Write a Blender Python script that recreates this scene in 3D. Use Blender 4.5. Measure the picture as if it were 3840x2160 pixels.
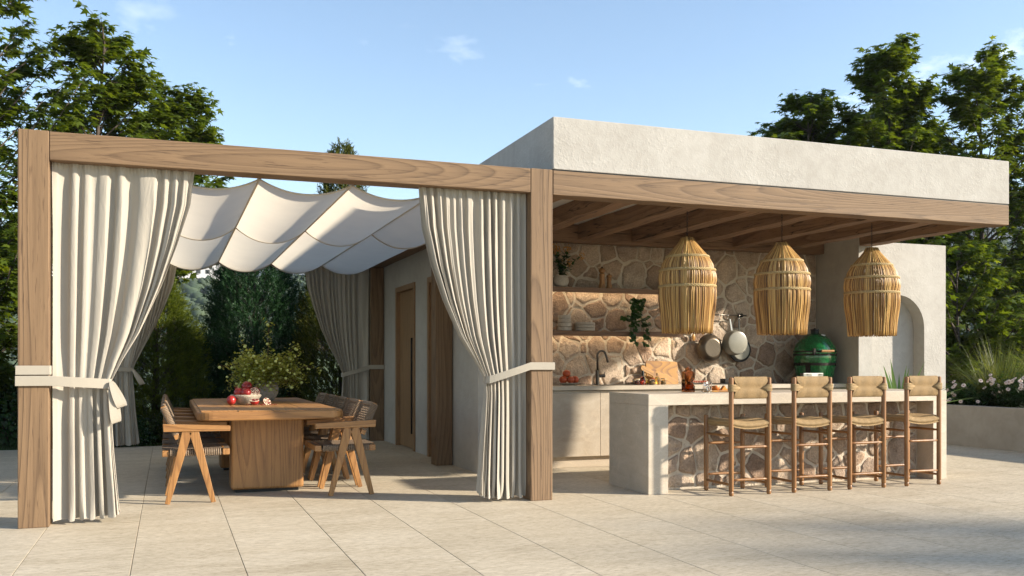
import bpy, bmesh, math, random
import numpy as np
from mathutils import Vector, Matrix
R = math.radians
PI = math.pi
rnd = random.Random(7)
nrng = np.random.default_rng(11)
for o in list(bpy.data.objects):
    bpy.data.objects.remove(o, do_unlink=True)
scene = bpy.context.scene
C = scene.collection

# ------------------------------------------------------------------ camera
cam_d = bpy.data.cameras.new('camera')
cam = bpy.data.objects.new('camera', cam_d)
C.objects.link(cam)
cam.location = (0, 0, 1.17)
cam.rotation_euler = (R(90), 0, -R(20.16))
cam_d.sensor_width = 36.0
cam_d.lens = 3513.0 / 3840.0 * 36.0
cam_d.shift_y = (1364 - 1080) / 3840.0
cam_d.clip_end = 6000
cam_d.clip_start = 0.05
scene.camera = cam
scene.render.resolution_x = 1024
scene.render.resolution_y = 576

# ------------------------------------------------------------------ light
SUN_EL = 22.5
SUN_DIR = Vector((0.869, -0.495, math.tan(R(SUN_EL)))).normalized()     # towards the sun
sd = bpy.data.lights.new('sun', 'SUN')
sd.energy = 5.0
sd.angle = R(1.7)
sd.color = (1.0, 0.905, 0.755)
sun = bpy.data.objects.new('sun', sd)
C.objects.link(sun)
sun.rotation_euler = SUN_DIR.to_track_quat('Z', 'Y').to_euler()
sun.location = SUN_DIR * 60

world = bpy.data.worlds.new('World')
scene.world = world
world.use_nodes = True
wn, wl = world.node_tree.nodes, world.node_tree.links
wn.clear()
w_out = wn.new('ShaderNodeOutputWorld')
w_bg = wn.new('ShaderNodeBackground')
sky = wn.new('ShaderNodeTexSky')
sky.sky_type = 'NISHITA'
sky.sun_disc = False
sky.sun_elevation = R(SUN_EL)
sky.sun_rotation = math.atan2(SUN_DIR.x, SUN_DIR.y)
sky.air_density = 1.0
sky.dust_density = 0.25
sky.ozone_density = 1.0
w_bg.inputs['Strength'].default_value = 0.125
# clouds: one even band of fair weather cumulus low over the whole horizon
tc = wn.new('ShaderNodeTexCoord')
mp = wn.new('ShaderNodeMapping')
mp.inputs['Scale'].default_value = (1.0, 1.0, 2.2)
mp.inputs['Location'].default_value = (0.1, 2.3, 0.4)
vr_ = wn.new('ShaderNodeVectorRotate')
vr_.rotation_type = 'Z_AXIS'
vr_.inputs['Angle'].default_value = R(18)
wl.new(tc.outputs['Generated'], vr_.inputs['Vector'])
wl.new(vr_.outputs[0], mp.inputs['Vector'])
n1 = wn.new('ShaderNodeTexNoise')
n1.inputs['Scale'].default_value = 5.0
n1.inputs['Detail'].default_value = 9
n1.inputs['Roughness'].default_value = 0.58
wl.new(mp.outputs['Vector'], n1.inputs['Vector'])
sepw = wn.new('ShaderNodeSeparateXYZ')
wl.new(tc.outputs['Generated'], sepw.inputs[0])
band = wn.new('ShaderNodeValToRGB')
band.color_ramp.elements[0].position = 0.0
band.color_ramp.elements[0].color = (0.9, 0.9, 0.9, 1)
band.color_ramp.elements[1].position = 0.36
band.color_ramp.elements[1].color = (0, 0, 0, 1)
e = band.color_ramp.elements.new(0.22)
e.color = (0.75, 0.75, 0.75, 1)
wl.new(sepw.outputs['Z'], band.inputs['Fac'])
thr = wn.new('ShaderNodeMapRange')
thr.inputs['From Min'].default_value = 0.615
thr.inputs['From Max'].default_value = 0.72
low = wn.new('ShaderNodeMapRange')          # cumulus gather towards the horizon all round
low.inputs['From Min'].default_value = 0.10
low.inputs['From Max'].default_value = 0.26
low.inputs['To Min'].default_value = 0.055
low.inputs['To Max'].default_value = 0.0
wl.new(sepw.outputs['Z'], low.inputs['Value'])
addw = wn.new('ShaderNodeMath')
addw.operation = 'ADD'
wl.new(n1.outputs['Fac'], addw.inputs[0])
wl.new(low.outputs['Result'], addw.inputs[1])
wl.new(addw.outputs[0], thr.inputs['Value'])
mulw = wn.new('ShaderNodeMath')
mulw.operation = 'MULTIPLY'
wl.new(thr.outputs['Result'], mulw.inputs[0])
wl.new(band.outputs['Color'], mulw.inputs[1])
mixw = wn.new('ShaderNodeMix')
mixw.data_type = 'RGBA'
wl.new(mulw.outputs[0], mixw.inputs['Factor'])
wl.new(sky.outputs['Color'], mixw.inputs['A'])
mixw.inputs['B'].default_value = (8.6, 8.7, 8.9, 1)
wl.new(mixw.outputs['Result'], w_bg.inputs['Color'])
wl.new(w_bg.outputs['Background'], w_out.inputs['Surface'])

scene.view_settings.view_transform = 'Standard'
scene.view_settings.look = 'None'
scene.view_settings.gamma = 1.0
scene.view_settings.exposure = 1.08
scene.view_settings.use_curve_mapping = False

# ------------------------------------------------------------------ helpers
class MB:
    """collects faces; build() links them as one mesh object"""
    def __init__(s):
        s.v, s.f = [], []
    def add(s, vs, fs):
        b = len(s.v)
        s.v.extend(tuple(p) for p in vs)
        s.f.extend(tuple(i + b for i in f) for f in fs)
        return s
    def box(s, x0, x1, y0, y1, z0, z1):
        return s.add([(x0,y0,z0),(x1,y0,z0),(x1,y1,z0),(x0,y1,z0),(x0,y0,z1),(x1,y0,z1),(x1,y1,z1),(x0,y1,z1)],
                     [(0,3,2,1),(4,5,6,7),(0,1,5,4),(1,2,6,5),(2,3,7,6),(3,0,4,7)])
    def beam(s, a, b, w, d, up=(0,0,1), w2=None, d2=None):
        """box from a to b, cross-section w (side) x d (up), optionally tapering to w2 x d2"""
        a, b = Vector(a), Vector(b)
        t = (b - a).normalized()
        side = t.cross(Vector(up)).normalized()
        u = side.cross(t).normalized()
        w2 = w if w2 is None else w2
        d2 = d if d2 is None else d2
        vs = []
        for p, ww, dd in ((a, w, d), (b, w2, d2)):
            for sx, sz in ((-1,-1),(1,-1),(1,1),(-1,1)):
                vs.append(p + side*sx*ww/2 + u*sz*dd/2)
        return s.add(vs, [(0,1,2,3),(7,6,5,4),(0,4,5,1),(1,5,6,2),(2,6,7,3),(3,7,4,0)])
    def tube(s, pts, rad, n=8, cap=True, closed=False):
        pts = [Vector(p) for p in pts]
        if not hasattr(rad, '__len__'):
            rad = [rad]*len(pts)
        m = len(pts)
        b = len(s.v)
        prev = None
        for i, p in enumerate(pts):
            if closed:
                t = pts[(i+1) % m] - pts[(i-1) % m]
            else:
                t = pts[min(i+1, m-1)] - pts[max(i-1, 0)]
            if t.length < 1e-9:
                t = Vector((0,0,1))
            t.normalize()
            if prev is None:
                x = t.cross(Vector((0,0,1)))
                if x.length < 1e-3:
                    x = t.cross(Vector((0,1,0)))
                x.normalize()
            else:
                x = prev - t*prev.dot(t)
                if x.length < 1e-6:
                    x = t.orthogonal()
                x.normalize()
            prev = x
            y = t.cross(x)
            for k in range(n):
                a = 2*PI*k/n
                s.v.append(tuple(p + (x*math.cos(a) + y*math.sin(a))*rad[i]))
        rng = m if closed else m-1
        for i in range(rng):
            j = (i+1) % m
            for k in range(n):
                k2 = (k+1) % n
                s.f.append((b+i*n+k, b+i*n+k2, b+j*n+k2, b+j*n+k))
        if cap and not closed:
            s.f.append(tuple(b+k for k in range(n))[::-1])
            s.f.append(tuple(b+(m-1)*n+k for k in range(n)))
        return s
    def lathe(s, prof, c=(0,0,0), n=32, cap0=True, cap1=True, axis='Z'):
        b = len(s.v)
        for r, z in prof:
            for k in range(n):
                a = 2*PI*k/n
                if axis == 'Z':
                    s.v.append((c[0]+r*math.cos(a), c[1]+r*math.sin(a), c[2]+z))
                else:
                    s.v.append((c[0]+r*math.cos(a), c[1]-z, c[2]+r*math.sin(a)))
        m = len(prof)
        for i in range(m-1):
            for k in range(n):
                k2 = (k+1) % n
                s.f.append((b+i*n+k, b+i*n+k2, b+(i+1)*n+k2, b+(i+1)*n+k))
        if cap0:
            s.f.append(tuple(b+k for k in range(n))[::-1])
        if cap1:
            s.f.append(tuple(b+(m-1)*n+k for k in range(n)))
        return s
    def prism(s, poly, y0, y1):
        """polygon of (x,z), anticlockwise seen from -Y, extruded along Y"""
        n = len(poly)
        vs = [(x, y0, z) for x, z in poly] + [(x, y1, z) for x, z in poly]
        fs = [tuple(range(n)), tuple(range(2*n-1, n-1, -1))]
        fs += [(i, i+n, (i+1) % n + n, (i+1) % n) for i in range(n)]
        return s.add(vs, fs)
    def prismz(s, poly, z0, z1):
        n = len(poly)
        vs = [(x, y, z0) for x, y in poly] + [(x, y, z1) for x, y in poly]
        fs = [tuple(range(n))[::-1], tuple(range(n, 2*n))]
        fs += [(i, (i+1) % n, (i+1) % n + n, i+n) for i in range(n)]
        return s.add(vs, fs)
    def grid(s, fn, nu, nv):
        b = len(s.v)
        for j in range(nv+1):
            for i in range(nu+1):
                s.v.append(tuple(fn(i/nu, j/nv)))
        for j in range(nv):
            for i in range(nu):
                a = b + j*(nu+1) + i
                s.f.append((a, a+1, a+nu+2, a+nu+1))
        return s
    def sphere(s, c, r, n=16, m=10, sq=(1,1,1)):
        prof = []
        b = len(s.v)
        for j in range(1, m):
            a = PI*j/m
            for k in range(n):
                t = 2*PI*k/n
                s.v.append((c[0]+r*sq[0]*math.sin(a)*math.cos(t), c[1]+r*sq[1]*math.sin(a)*math.sin(t), c[2]-r*sq[2]*math.cos(a)))
        s.v.append((c[0], c[1], c[2]-r*sq[2])); s.v.append((c[0], c[1], c[2]+r*sq[2]))
        B, T = len(s.v)-2, len(s.v)-1
        for j in range(m-2):
            for k in range(n):
                k2 = (k+1) % n
                s.f.append((b+j*n+k, b+j*n+k2, b+(j+1)*n+k2, b+(j+1)*n+k))
        for k in range(n):
            k2 = (k+1) % n
            s.f.append((b+k2, b+k, B))
            s.f.append((b+(m-2)*n+k, b+(m-2)*n+k2, T))
        return s
    def ribbon(s, pts, width, th=0.004):
        """strip along pts; width = vector across (or list)"""
        pts = [Vector(p) for p in pts]
        n = len(pts)
        ws = [Vector(w) for w in width] if isinstance(width, list) else [Vector(width)]*n
        b = len(s.v)
        for i, p in enumerate(pts):
            t = (pts[min(i+1, n-1)] - pts[max(i-1, 0)]).normalized()
            nr = t.cross(ws[i]).normalized()*th/2
            for q in (p-ws[i]/2-nr, p+ws[i]/2-nr, p+ws[i]/2+nr, p-ws[i]/2+nr):
                s.v.append(tuple(q))
        for i in range(n-1):
            for k in range(4):
                k2 = (k+1) % 4
                s.f.append((b+i*4+k, b+i*4+k2, b+(i+1)*4+k2, b+(i+1)*4+k))
        s.f.append((b+3, b+2, b+1, b)); e = b+(n-1)*4
        s.f.append((e, e+1, e+2, e+3))
        return s
    def mesh(s, name, smooth=False):
        me = bpy.data.meshes.new(name)
        me.from_pydata(s.v, [], s.f)
        me.validate()
        if smooth:
            me.polygons.foreach_set('use_smooth', [True]*len(me.polygons))
        me.update()
        return me
    def build(s, name, mat, parent=None, smooth=False, bevel=0, seg=2, loc=None, auto=False):
        return link(name, s.mesh(name, smooth or auto), mat, parent, bevel, seg, loc, auto)

def link(name, me, mat, parent=None, bevel=0, seg=2, loc=None, auto=False):
    o = bpy.data.objects.new(name, me)
    C.objects.link(o)
    if mat and not me.materials:
        me.materials.append(mat)
    if parent:
        o.parent = parent
    if loc:
        o.location = loc
    if bevel:
        m = o.modifiers.new('bevel', 'BEVEL')
        m.width = bevel
        m.segments = seg
        m.limit_method = 'ANGLE'
        m.angle_limit = R(35)
    if auto:
        me.set_sharp_from_angle(angle=R(38))
    return o

def tag(o, label, cat, group=None, kind=None):
    if label: o['label'] = label
    if cat: o['category'] = cat
    if group: o['group'] = group
    if kind: o['kind'] = kind
    return o

def thing(name, label, cat, loc=(0,0,0), rz=0, group=None):
    o = bpy.data.objects.new(name, None)
    o.empty_display_size = 0.1
    C.objects.link(o)
    o.location = loc
    o.rotation_euler = (0, 0, rz)
    return tag(o, label, cat, group)

def struct(o):
    o['kind'] = 'structure'
    return o

def copy_tree(root, loc, rz=0, label=None, group=None, scale=None):
    r = root.copy()
    C.objects.link(r)
    r.location = loc
    r.rotation_euler = (0, 0, rz)
    if scale: r.scale = scale
    if label: r['label'] = label
    if group: r['group'] = group
    for ch in list(root.children):
        c = ch.copy(); C.objects.link(c); c.parent = r
        for g in list(ch.children):
            d = g.copy(); C.objects.link(d); d.parent = c
    return r

def scatter(name, tv, tf, pos, frames, size, mat, parent=None, shade=None, smooth=False):
    """one mesh of many small copies of a template; frames (n,3,3): rows are the local x,y,z axes"""
    tv = np.asarray(tv, float); tf = np.asarray(tf, int)
    n, k = len(pos), len(tv)
    size = np.asarray(size, float).reshape(n, 1, -1)
    V = np.einsum('nki,nij->nkj', tv[None]*size, frames) + pos[:, None, :]
    F = tf[None] + (np.arange(n)*k)[:, None, None]
    fl = tf.shape[1]
    me = bpy.data.meshes.new(name)
    V = V.reshape(-1, 3).astype(np.float32); F = F.reshape(-1, fl)
    me.vertices.add(len(V)); me.vertices.foreach_set('co', V.ravel())
    me.loops.add(F.size); me.loops.foreach_set('vertex_index', F.ravel().astype(np.int32))
    me.polygons.add(len(F))
    me.polygons.foreach_set('loop_start', (np.arange(len(F))*fl).astype(np.int32))
    if smooth:
        me.polygons.foreach_set('use_smooth', np.ones(len(F), bool))
    at = me.attributes.new('shade', 'FLOAT', 'POINT')
    if shade is None:
        shade = nrng.random(n)
    at.data.foreach_set('value', np.repeat(shade, k).astype(np.float32))
    me.update(calc_edges=True)
    return link(name, me, mat, parent)

def frames_from(ydir, up, jitter=0.0):
    """frames with y along ydir, z as near to up as it gets"""
    y = np.asarray(ydir, float) + nrng.normal(0, jitter, np.shape(ydir)) if jitter else np.asarray(ydir, float)
    y = y/np.linalg.norm(y, axis=1, keepdims=True)
    up = np.broadcast_to(np.asarray(up, float), y.shape)
    x = np.cross(y, up); l = np.linalg.norm(x, axis=1, keepdims=True)
    x = np.where(l < 1e-5, np.array([1.0, 0, 0]), x/np.maximum(l, 1e-5))
    z = np.cross(x, y)
    return np.stack([x, y, z], axis=1)

# ------------------------------------------------------------------ materials
K = 0.78
def A(c, k=None):
    return tuple(x*(K if k is None else k) for x in c)

def new_mat(name):
    m = bpy.data.materials.new(name)
    m.use_nodes = True
    nt = m.node_tree
    bs = nt.nodes['Principled BSDF']
    return m, nt, bs

def N(nt, t, **kw):
    n = nt.nodes.new(t)
    for k, v in kw.items():
        if k in n.inputs: n.inputs[k].default_value = v
        else: setattr(n, k, v)
    return n

def coords(nt, scale=(1,1,1), loc=(0,0,0), kind='Object', rnd_off=False):
    t = N(nt, 'ShaderNodeTexCoord')
    m = N(nt, 'ShaderNodeMapping')
    m.inputs['Scale'].default_value = scale
    m.inputs['Location'].default_value = loc
    nt.links.new(t.outputs[kind], m.inputs['Vector'])
    if rnd_off:
        oi = N(nt, 'ShaderNodeObjectInfo')
        mu = N(nt, 'ShaderNodeMath', operation='MULTIPLY'); mu.inputs[1].default_value = 37.0
        nt.links.new(oi.outputs['Random'], mu.inputs[0])
        cb = N(nt, 'ShaderNodeCombineXYZ')
        for i in range(3): nt.links.new(mu.outputs[0], cb.inputs[i])
        nt.links.new(cb.outputs[0], m.inputs['Location'])
    return m.outputs['Vector']

def noise(nt, vec, scale, detail=6, rough=0.55, dist=0.0):
    n = N(nt, 'ShaderNodeTexNoise')
    n.inputs['Scale'].default_value = scale
    n.inputs['Detail'].default_value = detail
    n.inputs['Roughness'].default_value = rough
    n.inputs['Distortion'].default_value = dist
    nt.links.new(vec, n.inputs['Vector'])
    return n.outputs['Fac']

def ramp(nt, fac, stops):
    r = N(nt, 'ShaderNodeValToRGB')
    el = r.color_ramp.elements
    el[0].position, el[0].color = stops[0][0], (*stops[0][1], 1)
    el[1].position, el[1].color = stops[-1][0], (*stops[-1][1], 1)
    for p, c in stops[1:-1]:
        e = el.new(p); e.color = (*c, 1)
    nt.links.new(fac, r.inputs['Fac'])
    return r.outputs['Color']

def mix(nt, fac, a, b, blend='MIX'):
    m = N(nt, 'ShaderNodeMix', data_type='RGBA', blend_type=blend)
    for k, v in (('Factor', fac), ('A', a), ('B', b)):
        if isinstance(v, (int, float)): m.inputs[k].default_value = v
        elif isinstance(v, tuple): m.inputs[k].default_value = (*v, 1)
        else: nt.links.new(v, m.inputs[k])
    return m.outputs['Result']

def math_(nt, op, a, b=None, clamp=False):
    m = N(nt, 'ShaderNodeMath', operation=op, use_clamp=clamp)
    for i, v in enumerate((a, b)):
        if v is None: continue
        if isinstance(v, (int, float)): m.inputs[i].default_value = v
        else: nt.links.new(v, m.inputs[i])
    return m.outputs[0]

def bump(nt, bs, height, strength=0.3, dist=0.01, prev=None):
    b = N(nt, 'ShaderNodeBump')
    b.inputs['Strength'].default_value = strength
    b.inputs['Distance'].default_value = dist
    nt.links.new(height, b.inputs['Height'])
    if prev: nt.links.new(prev, b.inputs['Normal'])
    nt.links.new(b.outputs['Normal'], bs.inputs['Normal'])
    return b.outputs['Normal']

def plain(name, col, rough=0.5, metal=0.0, var=0.12, vscale=8, bmp=0.0, bscale=80, spec=0.5, **kw):
    col = A(col)
    m, nt, bs = new_mat(name)
    v = coords(nt)
    c = ramp(nt, noise(nt, v, vscale, 5), [(0.3, tuple(x*(1-var) for x in col)), (0.7, tuple(min(1, x*(1+var)) for x in col))])
    nt.links.new(c, bs.inputs['Base Color'])
    bs.inputs['Roughness'].default_value = rough
    bs.inputs['Metallic'].default_value = metal
    bs.inputs['Specular IOR Level'].default_value = spec
    if bmp: bump(nt, bs, noise(nt, v, bscale, 6), bmp, 0.005)
    for k, x in kw.items():
        bs.inputs[k].default_value = x
    return m

def wood(name, axis, dark, light, figure=9.0, stretch=0.10, scale=3.0, rough=0.6, fine=0.35, bmp=0.25, coat=0.0, cracks=False, off=(0,0,0), rnd_off=True):
    """growth-ring figure: contour lines of a noise stretched along the grain, plus fine fibres"""
    dark, light = A(dark), A(light)
    m, nt, bs = new_mat(name)
    sc = [scale]*3; sc['XYZ'.index(axis)] = scale*stretch
    v = coords(nt, tuple(sc), off, rnd_off=rnd_off)
    f = noise(nt, v, 1.0, 1.2, 0.4)
    rings = math_(nt, 'FRACT', math_(nt, 'MULTIPLY', f, figure))
    ringc = ramp(nt, rings, [(0.0, (0.25,)*3), (0.10, (0.95,)*3), (0.45, (0.75,)*3), (0.80, (0.35,)*3), (0.97, (0.0,)*3), (1.0, (0.12,)*3)])
    s2 = [scale*26]*3; s2['XYZ'.index(axis)] = scale*0.9
    v2 = coords(nt, tuple(s2))
    fib = noise(nt, v2, 1.0, 4, 0.6)
    big = noise(nt, v, 0.6, 3)
    k = math_(nt, 'ADD', math_(nt, 'MULTIPLY', ringc, 0.30), math_(nt, 'ADD', 0.10, math_(nt, 'ADD', math_(nt, 'MULTIPLY', fib, fine), math_(nt, 'MULTIPLY', big, 0.22))))
    mid = tuple((a*0.8+b*1.2)/2 for a, b in zip(dark, light))
    col = ramp(nt, k, [(0.20, dark), (0.48, mid), (0.74, light)])
    s4 = [scale*30]*3; s4['XYZ'.index(axis)] = scale*1.6
    pore = ramp(nt, noise(nt, coords(nt, tuple(s4), (5,2,1)), 1.0, 3, 0.7), [(0.33, (0.50,0.46,0.43)), (0.43, (1,1,1))])
    col = mix(nt, min(1.0, fine*2.2), col, pore, 'MULTIPLY')
    h = math_(nt, 'ADD', math_(nt, 'MULTIPLY', fib, 0.6), math_(nt, 'MULTIPLY', ringc, 0.5))
    if cracks:
        s3 = [scale*3.2]*3; s3['XYZ'.index(axis)] = scale*0.12
        v3 = coords(nt, tuple(s3), (3,1,7), rnd_off=True)
        cr = ramp(nt, math_(nt, 'ABSOLUTE', math_(nt, 'SUBTRACT', noise(nt, v3, 1.0, 2), 0.56)), [(0.0, (0.12,)*3), (0.012, (1,)*3)])
        col = mix(nt, 1.0, col, cr, 'MULTIPLY')
        h = math_(nt, 'MULTIPLY', h, cr)
    nt.links.new(col, bs.inputs['Base Color'])
    bs.inputs['Roughness'].default_value = rough
    bs.inputs['Coat Weight'].default_value = coat
    bump(nt, bs, h, bmp, 0.006)
    return m

def plaster(name, c0, c1, relief=0.5, rscale=9.0):
    c0, c1 = A(c0), A(c1)
    m, nt, bs = new_mat(name)
    v = coords(nt)
    a = noise(nt, v, 1.3, 8, 0.6)
    b = noise(nt, v, rscale, 9, 0.62, 0.6)
    d = noise(nt, v, 60, 4, 0.6)
    col = mix(nt, 0.35, ramp(nt, a, [(0.3, c0), (0.68, c1)]), ramp(nt, b, [(0.35, c0), (0.6, c1)]))
    nt.links.new(col, bs.inputs['Base Color'])
    bs.inputs['Roughness'].default_value = 0.92
    bs.inputs['Specular IOR Level'].default_value = 0.2
    patch = ramp(nt, noise(nt, v, 2.1, 4), [(0.38, (0.15,)*3), (0.62, (1,)*3)])
    fineb = noise(nt, v, 30, 4, 0.55)
    lump = ramp(nt, fineb, [(0.48, (0,)*3), (0.74, (1,)*3)])
    h = math_(nt, 'ADD', math_(nt, 'MULTIPLY', math_(nt, 'MULTIPLY', lump, patch), 0.8), math_(nt, 'ADD', math_(nt, 'MULTIPLY', d, 0.25), math_(nt, 'MULTIPLY', b, 0.6)))
    bump(nt, bs, h, relief, 0.012)
    return m

def cloth(name, col, trans=0.3, wscale=500, crease=0.35):
    col = A(col, 0.84)
    m, nt, bs = new_mat(name)
    out = nt.nodes['Material Output']
    v = coords(nt)
    c = ramp(nt, noise(nt, v, 3.0, 4), [(0.3, tuple(x*0.95 for x in col)), (0.7, col)])
    nt.links.new(c, bs.inputs['Base Color'])
    bs.inputs['Roughness'].default_value = 0.95
    bs.inputs['Specular IOR Level'].default_value = 0.1
    bs.inputs['Sheen Weight'].default_value = 0.125
    t = N(nt, 'ShaderNodeBsdfTranslucent')
    nt.links.new(c, t.inputs['Color'])
    mx = N(nt, 'ShaderNodeMixShader')
    mx.inputs[0].default_value = trans
    nt.links.new(bs.outputs[0], mx.inputs[1]); nt.links.new(t.outputs[0], mx.inputs[2])
    nt.links.new(mx.outputs[0], out.inputs['Surface'])
    cr = noise(nt, coords(nt, (7, 7, 1.6)), 2.0, 5, 0.6, 0.8)
    b1 = bump(nt, bs, cr, crease, 0.02)
    bump(nt, bs, noise(nt, v, wscale, 2), 0.12, 0.002, b1)
    return m

def leaf(name, c0, c1, trans=0.35, rough=0.45, tcol=None, spec=0.3):
    """two greens picked per leaf by the attribute 'shade'"""
    m, nt, bs = new_mat(name)
    out = nt.nodes['Material Output']
    c0, c1 = A(c0, 0.75), A(c1, 0.75)
    at = N(nt, 'ShaderNodeAttribute', attribute_name='shade')
    c = ramp(nt, at.outputs['Fac'], [(0.0, c0), (0.75, tuple((a+b)/2 for a, b in zip(c0, c1))), (1.0, c1)])
    nt.links.new(c, bs.inputs['Base Color'])
    bs.inputs['Roughness'].default_value = rough
    bs.inputs['Specular IOR Level'].default_value = spec
    t = N(nt, 'ShaderNodeBsdfTranslucent')
    tc_ = tcol or (1.0, 1.0, 0.55)
    nt.links.new(mix(nt, 1.0, c, tuple(min(2.2, 1.5*x) for x in tc_), 'MULTIPLY'), t.inputs['Color'])
    mx = N(nt, 'ShaderNodeMixShader'); mx.inputs[0].default_value = trans
    nt.links.new(bs.outputs[0], mx.inputs[1]); nt.links.new(t.outputs[0], mx.inputs[2])
    nt.links.new(mx.outputs[0], out.inputs['Surface'])
    return m

def glass(name, col=(1,1,1), rough=0.02, ior=1.45):
    m, nt, bs = new_mat(name)
    bs.inputs['Base Color'].default_value = (*col, 1)
    bs.inputs['Roughness'].default_value = rough
    bs.inputs['Transmission Weight'].default_value = 1.0
    bs.inputs['IOR'].default_value = ior
    return m
M = {}
for ax in 'XYZ':
    M['oak'+ax] = wood('weathered_oak_'+ax, ax, (0.074,0.038,0.017), (0.262,0.160,0.082), figure=40, stretch=0.080, scale=2.1, rough=0.75, fine=0.42, bmp=0.5, off=(0.4,0.7,0.2))
    M['teak'+ax] = wood('teak_'+ax, ax, (0.165,0.066,0.018), (0.50,0.245,0.078), figure=22, stretch=0.06, scale=4.2, rough=0.45, fine=0.30, bmp=0.18)
    M['joist'+ax] = wood('hewn_beam_'+ax, ax, (0.10,0.050,0.024), (0.31,0.18,0.098), figure=7, stretch=0.10, scale=3.4, rough=0.85, fine=0.4, bmp=0.7, cracks=True)
M['stool'] = wood('stool_wood', 'Z', (0.150,0.058,0.015), (0.36,0.165,0.050), figure=5, stretch=0.1, scale=7, rough=0.4, fine=0.3, bmp=0.12)
M['shelf'] = wood('shelf_wood', 'X', (0.10,0.042,0.016), (0.27,0.13,0.050), figure=14, stretch=0.08, scale=4, rough=0.5, fine=0.35, bmp=0.12)
M['door'] = wood('door_veneer', 'Z', (0.20,0.105,0.045), (0.36,0.21,0.10), figure=8, stretch=0.07, scale=4, rough=0.5, fine=0.5, bmp=0.12)
M['plaster'] = plaster('trowelled_plaster', (0.43,0.398,0.355), (0.57,0.54,0.495), 0.30, 9.0)
M['plaster_fine'] = plaster('smooth_plaster', (0.44,0.40,0.345), (0.555,0.515,0.455), 0.3, 7.0)
M['planter'] = plaster('concrete_render', (0.32,0.283,0.232), (0.45,0.41,0.345), 0.25, 6.0)
M['white'] = plain('ceiling_white', (0.70,0.68,0.63), 0.9, var=0.04)
M['curtain'] = cloth('linen', (0.505,0.455,0.38), 0.12)
M['canopy'] = cloth('shade_cloth', (0.90,0.81,0.67), 0.52)
M['strap'] = cloth('strap_cloth', (0.46,0.41,0.335), 0.05, crease=0.05)
M['black'] = plain('black_metal', (0.02,0.02,0.02), 0.45, 0.6)
M['dark_iron'] = plain('dark_iron', (0.035,0.028,0.022), 0.6, 0.7)
M['steel'] = plain('brushed_steel', (0.42,0.40,0.37), 0.3, 1.0)
M['gunmetal'] = plain('gunmetal', (0.12,0.105,0.09), 0.28, 1.0)
M['cord'] = None
M['reed'] = None
M['mortar'] = plaster('mortar', (0.56,0.465,0.355), (0.72,0.62,0.495), 0.9, 18.0)
M['bark'] = plain('bark', (0.075,0.055,0.04), 0.9, var=0.35, vscale=14, bmp=0.6, bscale=40)

def stone_mat():
    m, nt, bs = new_mat('field_stone')
    oi = N(nt, 'ShaderNodeObjectInfo')
    v = coords(nt, rnd_off=True)
    base = ramp(nt, oi.outputs['Random'], [(0.0, (0.30,0.205,0.145)), (0.35, (0.40,0.295,0.215)), (0.7, (0.50,0.395,0.30)), (1.0, (0.37,0.28,0.215))])
    a = noise(nt, v, 5.0, 7, 0.65)
    g = noise(nt, v, 55.0, 4, 0.7)
    col = mix(nt, 0.8, base, ramp(nt, a, [(0.3, (0.55,0.52,0.5)), (0.5, (1,1,1)), (0.72, (1.35,1.30,1.22))]), 'MULTIPLY')
    col = mix(nt, 0.55, col, ramp(nt, g, [(0.32, (0.45,0.42,0.4)), (0.55, (1,1,1)), (0.75, (1.5,1.45,1.4))]), 'MULTIPLY')
    nt.links.new(col, bs.inputs['Base Color'])
    bs.inputs['Roughness'].default_value = 0.95
    bs.inputs['Specular IOR Level'].default_value = 0.2
    h = math_(nt, 'ADD', math_(nt, 'MULTIPLY', a, 1.3), math_(nt, 'MULTIPLY', g, 0.55))
    bump(nt, bs, h, 0.9, 0.035)
    return m
M['stone'] = stone_mat()

def slab_mat():
    m, nt, bs = new_mat('travertine_slab')
    v = coords(nt, (0.55, 2.4, 1.0), rnd_off=True)
    w = coords(nt, rnd_off=True)
    a = noise(nt, v, 2.2, 8, 0.66, 0.5)
    b = noise(nt, v, 30.0, 7, 0.78)
    big = noise(nt, w, 0.8, 4)
    col = ramp(nt, math_(nt, 'ADD', math_(nt, 'MULTIPLY', a, 0.6), math_(nt, 'MULTIPLY', big, 0.4)), [(0.34, (0.41,0.342,0.243)), (0.5, (0.50,0.425,0.315)), (0.66, (0.565,0.49,0.378))])
    col = mix(nt, 1.0, col, ramp(nt, b, [(0.36, (0.58,0.55,0.50)), (0.46, (0.90,0.89,0.87)), (0.54, (1.0,1.0,1.0)), (0.66, (1.25,1.24,1.22))]), 'MULTIPLY')
    nt.links.new(col, bs.inputs['Base Color'])
    oi = N(nt, 'ShaderNodeObjectInfo')
    col = mix(nt, 1.0, col, ramp(nt, oi.outputs['Random'], [(0.0, (0.93,0.92,0.91)), (1.0, (1.06,1.05,1.03))]), 'MULTIPLY')
    rr = ramp(nt, b, [(0.3, (0.75,)*3), (0.7, (0.5,)*3)])
    nt.links.new(rr, bs.inputs['Roughness'])
    bs.inputs['Specular IOR Level'].default_value = 0.3
    bump(nt, bs, b, 0.22, 0.006)
    return m
M['slab'] = slab_mat()

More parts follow.
